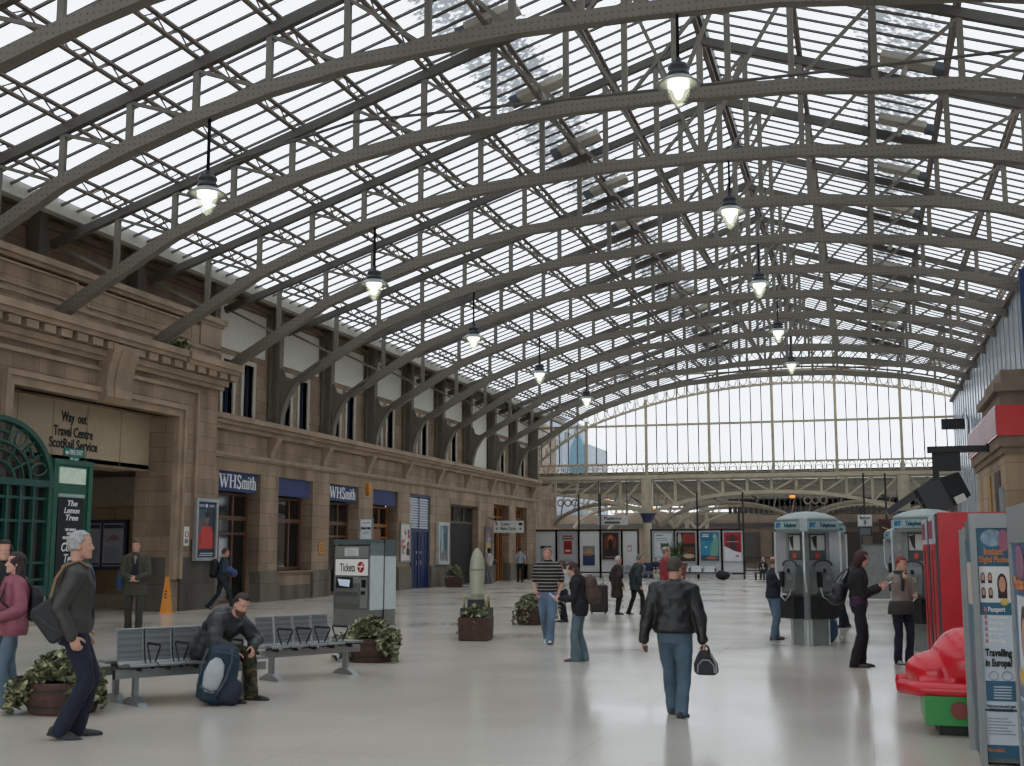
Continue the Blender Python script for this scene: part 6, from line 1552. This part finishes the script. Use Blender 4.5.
# 7 woman reading with a rucksack
h7 = person('woman in a black coat with a brown rucksack reading a paper', 580, 661, 560, 276, sex='f', lean=2, lean2=10, feet=((-.09, .06, 0, 0), (.08, -.06, 0, 0)), hands=((-.09, .33, 1.08), (.09, .31, 1.06)), curls=(.8, .8), head=(-6, 20, 0), hair=('long', '3f2820'), skin=SK2,
            top_=dict(col='14141a', hem=.78, inf=.035, name='coat'), legs=dict(col='5a6c74', r=(.09, .072, .1)), shoe='5a3028', vox=.0085, fat=1.05)
s = h7['s']
o = held(h7, MB().ball(h7['T'](0, -.22, 1.16), (.17*s, .14*s, .2*s), 14).ball(h7['T'](0, -.22, 1.28), (.16*s, .13*s, .17*s), 12).ball(h7['T'](0, -.31, 1.1), (.12*s, .09*s, .12*s), 12), 'backpack', M('4a3a30', .75, 0, .2, 8., .4), 'brown rucksack worn by the woman reading', 'bag', vox=.014)
f = MB()
for sd in (-1, 1): f.tube([h7['T'](sd*.08, -.2, 1.36), h7['T'](sd*.085, -.06, 1.5), h7['T'](sd*.1, .13, 1.38), h7['T'](sd*.15, .12, 1.15), h7['T'](sd*.15, -.12, 1.02)], .011*s, 6, rx=[.022*s]*5)
f.build('shoulder_straps', M('3a2d26', .7), o)
pp = [h7['wr'][0], h7['wr'][1]]
f = MB(); cpt = (pp[0]+pp[1])/2+V((0, .1, .0)); f.quad(cpt+V((-.1, -.05, -.04)), cpt+V((.1, -.05, -.04)), cpt+V((.1, .09, .09)), cpt+V((-.1, .09, .09)))
held(h7, f, 'paper_sheet', M('c9ccd2', .6), 'white paper held by the woman with the brown rucksack', 'paper', False)
p = ground(599, 614)
su = empty('suitcase', (p.x, p.y, 0), .3, 'dark brown upright suitcase standing beyond the woman reading', 'suitcase')
o = MB().box(-.24, .24, -.14, .14, .05, .78).build('case_body', M('2d2421', .6), su); bv = o.modifiers.new('bevel', 'BEVEL'); bv.width = .05; bv.segments = 3
MB().tube([(-.12, 0, .77), (-.12, 0, 1.0), (.12, 0, 1.0), (.12, 0, .77)], .012, 6).build('pull_handle', DARK, su)
for x in (-.18, .18): MB().lathe([(.001, -.02), (.04, -.02), (.04, .02), (.001, .02)], n=10, cap=False).xf(Matrix.Translation((x, .1, .04)) @ Matrix.Rotation(PI/2, 4, 'Y')).build('wheel', BLACK, su)
# woman half hidden between them
person('woman with brown hair in a light top half hidden behind the striped shirt', 564, 622, 560, 240, sex='f', hair=('bob', '4a3024'), hands=((-.1, .25, 1.1), (.12, .22, 1.05)), curls=(.8, .8), skin=SK2, head=(0, 18, 0), top_=dict(col='b9b4b0', inf=.02, name='blouse'), legs=dict(col='22222a'), vox=.011)

# 8 man in black leather jacket walking away
i8 = person('man in a black leather jacket walking away carrying a black holdall', 675, 717, 555, 8, lean=2, feet=((-.06, .26, 0, 0), (.08, -.04, 0, 0)), hips=(0, .08, .935), hands=((-.35, -.0, .80), (.33, .06, .80)), curls=(.7, 1.5), head=(28, 2, 0), hair=('crop', '43382f'), skin=SK, fat=1.1,
            top_=dict(mat=M('1b1b1c', .42, 0, .25, 6., .7), hem=.93, inf=.055, rib='141415', fold=.05), legs=dict(col='4a5f6e', r=(.106, .08, .07)), shoe='2b1f1b', vox=.0075, poles=((-1, -.35, 0), (1, -.5, 0)), palms=((1, 0, 0), (-1, 0, 0)), hdirs=((-.1, .1, -1), (.05, .1, -1)))
s = i8['s']; wv = i8['wr'][1]
f = MB().rings([[wv+.68*V((x*s+(-.0+(-.16-z)*.1)*s, y*s, z*s)) for x, y in ((-k, -.1), (k, -.1), (k, .1), (-k, .1))] for z, k in ((-.54, .13), (-.5, .19), (-.36, .185), (-.22, .11), (-.15, .06))])
hb = held(i8, f, 'holdall', M('17171a', .6, 0, .15, 8., .3), 'black and grey holdall in the hand of the man walking away', 'bag', False); bv = hb.modifiers.new('bevel', 'BEVEL'); bv.width = .03; bv.segments = 3
MB().tube([wv+.68*V(q)*s for q in ((-.05, -.03, -.19), (-.03, -.02, -.1), (.02, .0, -.07), (.06, .02, -.1), (.08, .03, -.19))], .012*s, 6).build('carry_handle', BLACK, hb)
MB().tube([wv+.68*V(q)*s for q in ((-.1, -.106, -.5), (-.09, -.106, -.38), (-.02, -.106, -.3), (.08, -.106, -.3), (.16, -.106, -.38), (.17, -.106, -.5))], .008*s, 6).tube([wv+.68*V(q)*s for q in ((.2, -.106, -.5), (.2, -.106, -.36), (.12, -.106, -.2))], .011*s, 6).build('grey_piping', M('8a8c8e', .5), hb)
o = held(i8, MB().box(-.02, .02, -.01, .012, -.06, 0).xf(Matrix.Translation(i8['wr'][0]+V((.03, .0, -.07)))), 'dark_wallet', M('121213', .4), 'small dark wallet in the other hand of the man walking away', 'wallet', False)

# 9 two old men in coats
person('white haired old man in a long brown coat beside the man in green', 617.5, 614.5, 556, 62, hair=('short', 'b3aaa0'), skin=SK, lean2=8, top_=dict(col='2a1f1b', hem=.5, inf=.045, flare=.08, name='overcoat'), legs=dict(col='1c1a19'), vox=.011, feet=((-.08, .04, 0, 0), (.08, -.04, 0, 0)))
person('old man in a dark green coat beside the man in brown coat', 636.5, 614.5, 553, 70, hair=('short', '6a655e'), skin=SK, lean=6, lean2=10, fat=1.1, top_=dict(col='24322f', hem=.72, inf=.05, flare=.06, name='coat'), legs=dict(col='1c1918'), vox=.011, feet=((-.1, -.2, 0, 8), (.1, .14, 0, 0)))
# 10 man in red jacket
p10 = person('man with glasses in a red jacket beyond the black leather jacket', 667, 622, 546.5, 78, hair=('crop', '6f6a64'), skin=SK, hands=((-.16, .24, 1.05), (.16, .24, 1.05)), top_=dict(col='8a2c34', inf=.04), legs=dict(col='2a2a30'), vox=.011)
f = MB().tube([p10['Hd'](-.08, .0, .008), p10['Hd'](-.06, .1, .008), p10['Hd'](0, .112, .006), p10['Hd'](.06, .1, .008), p10['Hd'](.08, 0, .008)], .005, 6)
held(p10, f, 'spectacles', DARK, 'dark glasses worn by the man in the red jacket', 'glasses')
# 11, 16 people seated far away
def sitter(label, px, yy, turn, **k):
    x = pxx(px)*yy/YH
    return person(label, px, 0, 0, turn, loc=(x, yy, 0), H=1.72, hips=(0, -.05, .52), feet=((-.1, .42, 0, 0), (.1, .42, 0, 0)), hands=((-.14, .3, .66), (.14, .3, .66)), knee=((0, .6, 1), (0, .6, 1)), vox=.016, **k)
sitter('person in navy top and pale trousers seated on a far bench by the column', 655.5, 72.3, 180, lean=14, top_=dict(col='1d2b45'), legs=dict(col='b5ab98'), hair=('short', '6a4a3a'))
sitter('white haired person seated in dark clothes beside the far hoarding end', 763, 71.8, 190, lean=12, top_=dict(col='22222a', front=(('b9b5ae', .05, .05, 1.4, 1.05, .006),)), legs=dict(col='2a2a2e'), hair=('bob', 'b5aca0'))
o = empty('low_bench', (pxx(764)*71.8/YH, 71.75, 0), 0, 'small low dark seat under the white haired person', 'seat'); MB().box(-.6, .6, -.3, .15, .36, .42).build('seat', M('6a4a3c', .6), o)
for x in (-.5, .5): MB().box(x-.04, x+.04, -.25, .12, 0, .36).build('leg', DARK, o)
p = ground(723, 580)
o = MB().ball((0, 0, .26), (.42, .2, .26), 14).ball((-.1, 0, .36), (.25, .18, .2), 12).build('black_holdall', M('19191b', .7), smooth=True); o.location = (p.x, p.y, -.0); tag(o, 'black bag lying on the floor under the last poster of the hoarding', 'bag')

# 12 man in a navy T-shirt at the kiosk
person('man in a navy T-shirt and jeans standing at the front telephone kiosk', 775, 639.5, 556, 62, feet=((-.09, .08, 0, 0), (.1, -.08, 0, 0)), hands=((-.13, .36, 1.12), (.17, .34, 1.05)), curls=(.8, .8), hair=('crop', '6a4a3a'), skin=SK, fat=1.06, lean=3, top_=dict(col='141828', inf=.028, sleeve=.4, hem=.86, name='tee_shirt'), legs=dict(col='52687a', r=(.104, .08, .076)), shoe='3a2420', vox=.009)
# 13 bald man behind the kiosk
person('bald man in dark clothes beyond the telephone kiosk looking down', 845, 627.5, 544.5, 250, feet=((-.09, .1, 0, 0), (.09, -.08, 0, 0)), hands=((-.12, .32, 1.1), (.14, .3, 1.1)), curls=(.8, .8), head=(0, 22, 0), hair=('bald', '8a8078'), skin=SK2, top_=dict(col='171c2c'), legs=dict(col='161a2a'), vox=.0095)
p = ground(826, 648)
o = empty('blue_rucksack', (-.72, 23.55, 0), 0, 'teal blue rucksack standing on the floor at the foot of the front telephone kiosk', 'bag')
q = MB().ball((0, 0, .25), (.17, .14, .26), 14).ball((0, -.08, .2), (.13, .1, .17), 12).build('pack_body', M('1f4560', .7, 0, .2, 8.), o); remesh(q, .016, 4)
MB().tube([(-.08, .1, .46), (0, .04, .56), (.08, .1, .46)], .012, 6).build('grab_loop', DARK, o)
# 14 woman with dark red hair
k14 = person('woman with dark red hair in black jacket and purple top using a phone', 858, 667, 550, 84, sex='f', feet=((-.07, .05, 0, 0), (.08, -.05, 0, 0)), hips=(0, .05, .95), hands=((-.06, .37, 1.2), (.08, .34, 1.17)), curls=(.7, .9), head=(0, 14, 0), hair=('bob', '3a1618'), skin=SK2, lean2=4,
             top_=dict(col='141316', hem=1.03, inf=.034), legs=dict(col='15131a', r=(.092, .07, .082)), shoe='2e2c2a', vox=.008)
s = k14['s']; f = MB(); rg = []
for z in (.9, .94, 1.0, 1.06):
    rg.append([k14['T'](.172*math.cos(q*PI/12), .135*math.sin(q*PI/12)-.005, z) for q in range(24)])
f.rings(rg).build('purple_top', cloth('3d1d42'), k14['body'], True)
pt_ = k14['wr'][0]+V((.03, .12, .05))
held(k14, MB().box(-.025, .025, -.06, .06, -.008, .008).xf(Matrix.Translation(pt_) @ Matrix.Rotation(.35, 4, 'X')), 'mobile_phone', M('c5cad2', .3), 'pale mobile phone in the hand of the woman with dark red hair', 'phone', False)
o = held(k14, MB().ball((-.03*s, -.24*s, 1.1*s), (.12*s, .12*s, .17*s), 16).ball((-.03*s, -.29*s, 1.02*s), (.11*s, .12*s, .11*s), 14), 'handbag', M('17171a', .45, 0, .2, 8., .4), 'black slouchy handbag on the back of the woman with dark red hair', 'bag', vox=.012)
MB().tube([(0, -.3*s, 1.25*s), (.06*s, -.2*s, 1.4*s), (.1*s, -.05*s, 1.5*s), (.12*s, .08*s, 1.45*s)], .012*s, 6).build('strap', M('2a2a2c', .5), o)
# 15 red haired woman by the red machine
k15 = person('woman with bright red hair and a dark scarf on the payphone', 904, 664, 556, 150, sex='f', feet=((-.09, .02, 0, 0), (.09, -.02, 0, 0)), hands=((-.12, .25, 1.1), (.02, .13, 1.45)), curls=(.7, 1.1), head=(-16, 12, 0), hair=('short', '7a2a20'), skin=SK2, top_=dict(col='8a8078', hem=.92, inf=.024, sleeve=.42, name='blouse'), legs=dict(col='161a2c', r=(.09, .068, .066)), shoe='8b8a88', vox=.008)
s = k15['s']; f = MB(); rg = []
for z, e_ in ((.80, .06), (.86, .055), (.95, .045), (1.02, .02)):
    rg.append([k15['T']((.172+e_)*math.cos(q*PI/12), (.12+e_)*math.sin(q*PI/12)-.005, z) for q in range(24)])
f.rings(rg).build('tied_jacket', cloth('3a3a36'), k15['body'], True)
f = MB(); f.tube([k15['T'](.09*math.cos(q*PI/8), .085*math.sin(q*PI/8), 1.485) for q in range(17)], .03*s, 8, cap=False); f.tube([k15['T'](.04, .12, 1.47), k15['T'](.05, .165, 1.35), k15['T'](.06, .16, 1.18)], [.03*s, .035*s, .02*s], 8)
f.build('scarf', cloth('2c3436'), k15['body'], True)
# 17, 18 people by the timber doors
k17 = person('dark haired woman in pale top and grey trousers by the timber doors', 489, 583.5, 548, 300, sex='f', hair=('bob', '1d1614'), top_=dict(col='a8a29c', inf=.03), legs=dict(col='6b6a6a', r=(.095, .075, .085)), vox=.013, hands=((-.1, .22, 1.2), None), feet=((-.1, .05, 0, 0), (.1, -.06, 0, 0)))
s = k17['s']
held(k17, MB().ball((.3*s, -.05*s, 1.08*s), (.12*s, .22*s, .15*s), 14), 'handbag', M('26262b', .5), 'dark handbag over the arm of the woman in grey trousers', 'bag')
p = ground(482.5, 582)
o = empty('black_suitcase', (p.x, p.y+.3, 0), .2, 'black upright suitcase beside the woman in grey trousers', 'suitcase'); MB().box(-.2, .2, -.15, .15, .04, .95).build('case_body', M('16161a', .6), o)
MB().tube([(-.1, 0, .94), (-.1, 0, 1.15), (.1, 0, 1.15), (.1, 0, .94)], .015, 6).build('pull_handle', DARK, o)
person('man in a pale grey shirt and black trousers seen from behind at the far door', 520, 582, 547.5, 10, hair=('crop', '2a2422'), top_=dict(col='8d9096', hem=.94, inf=.025, sleeve=.5, name='shirt'), legs=dict(col='121216'), vox=.013, feet=((-.1, 0, 0, 0), (.1, .05, 0, 0)), hands=((-.25, .1, .95), (.27, .08, .93)))
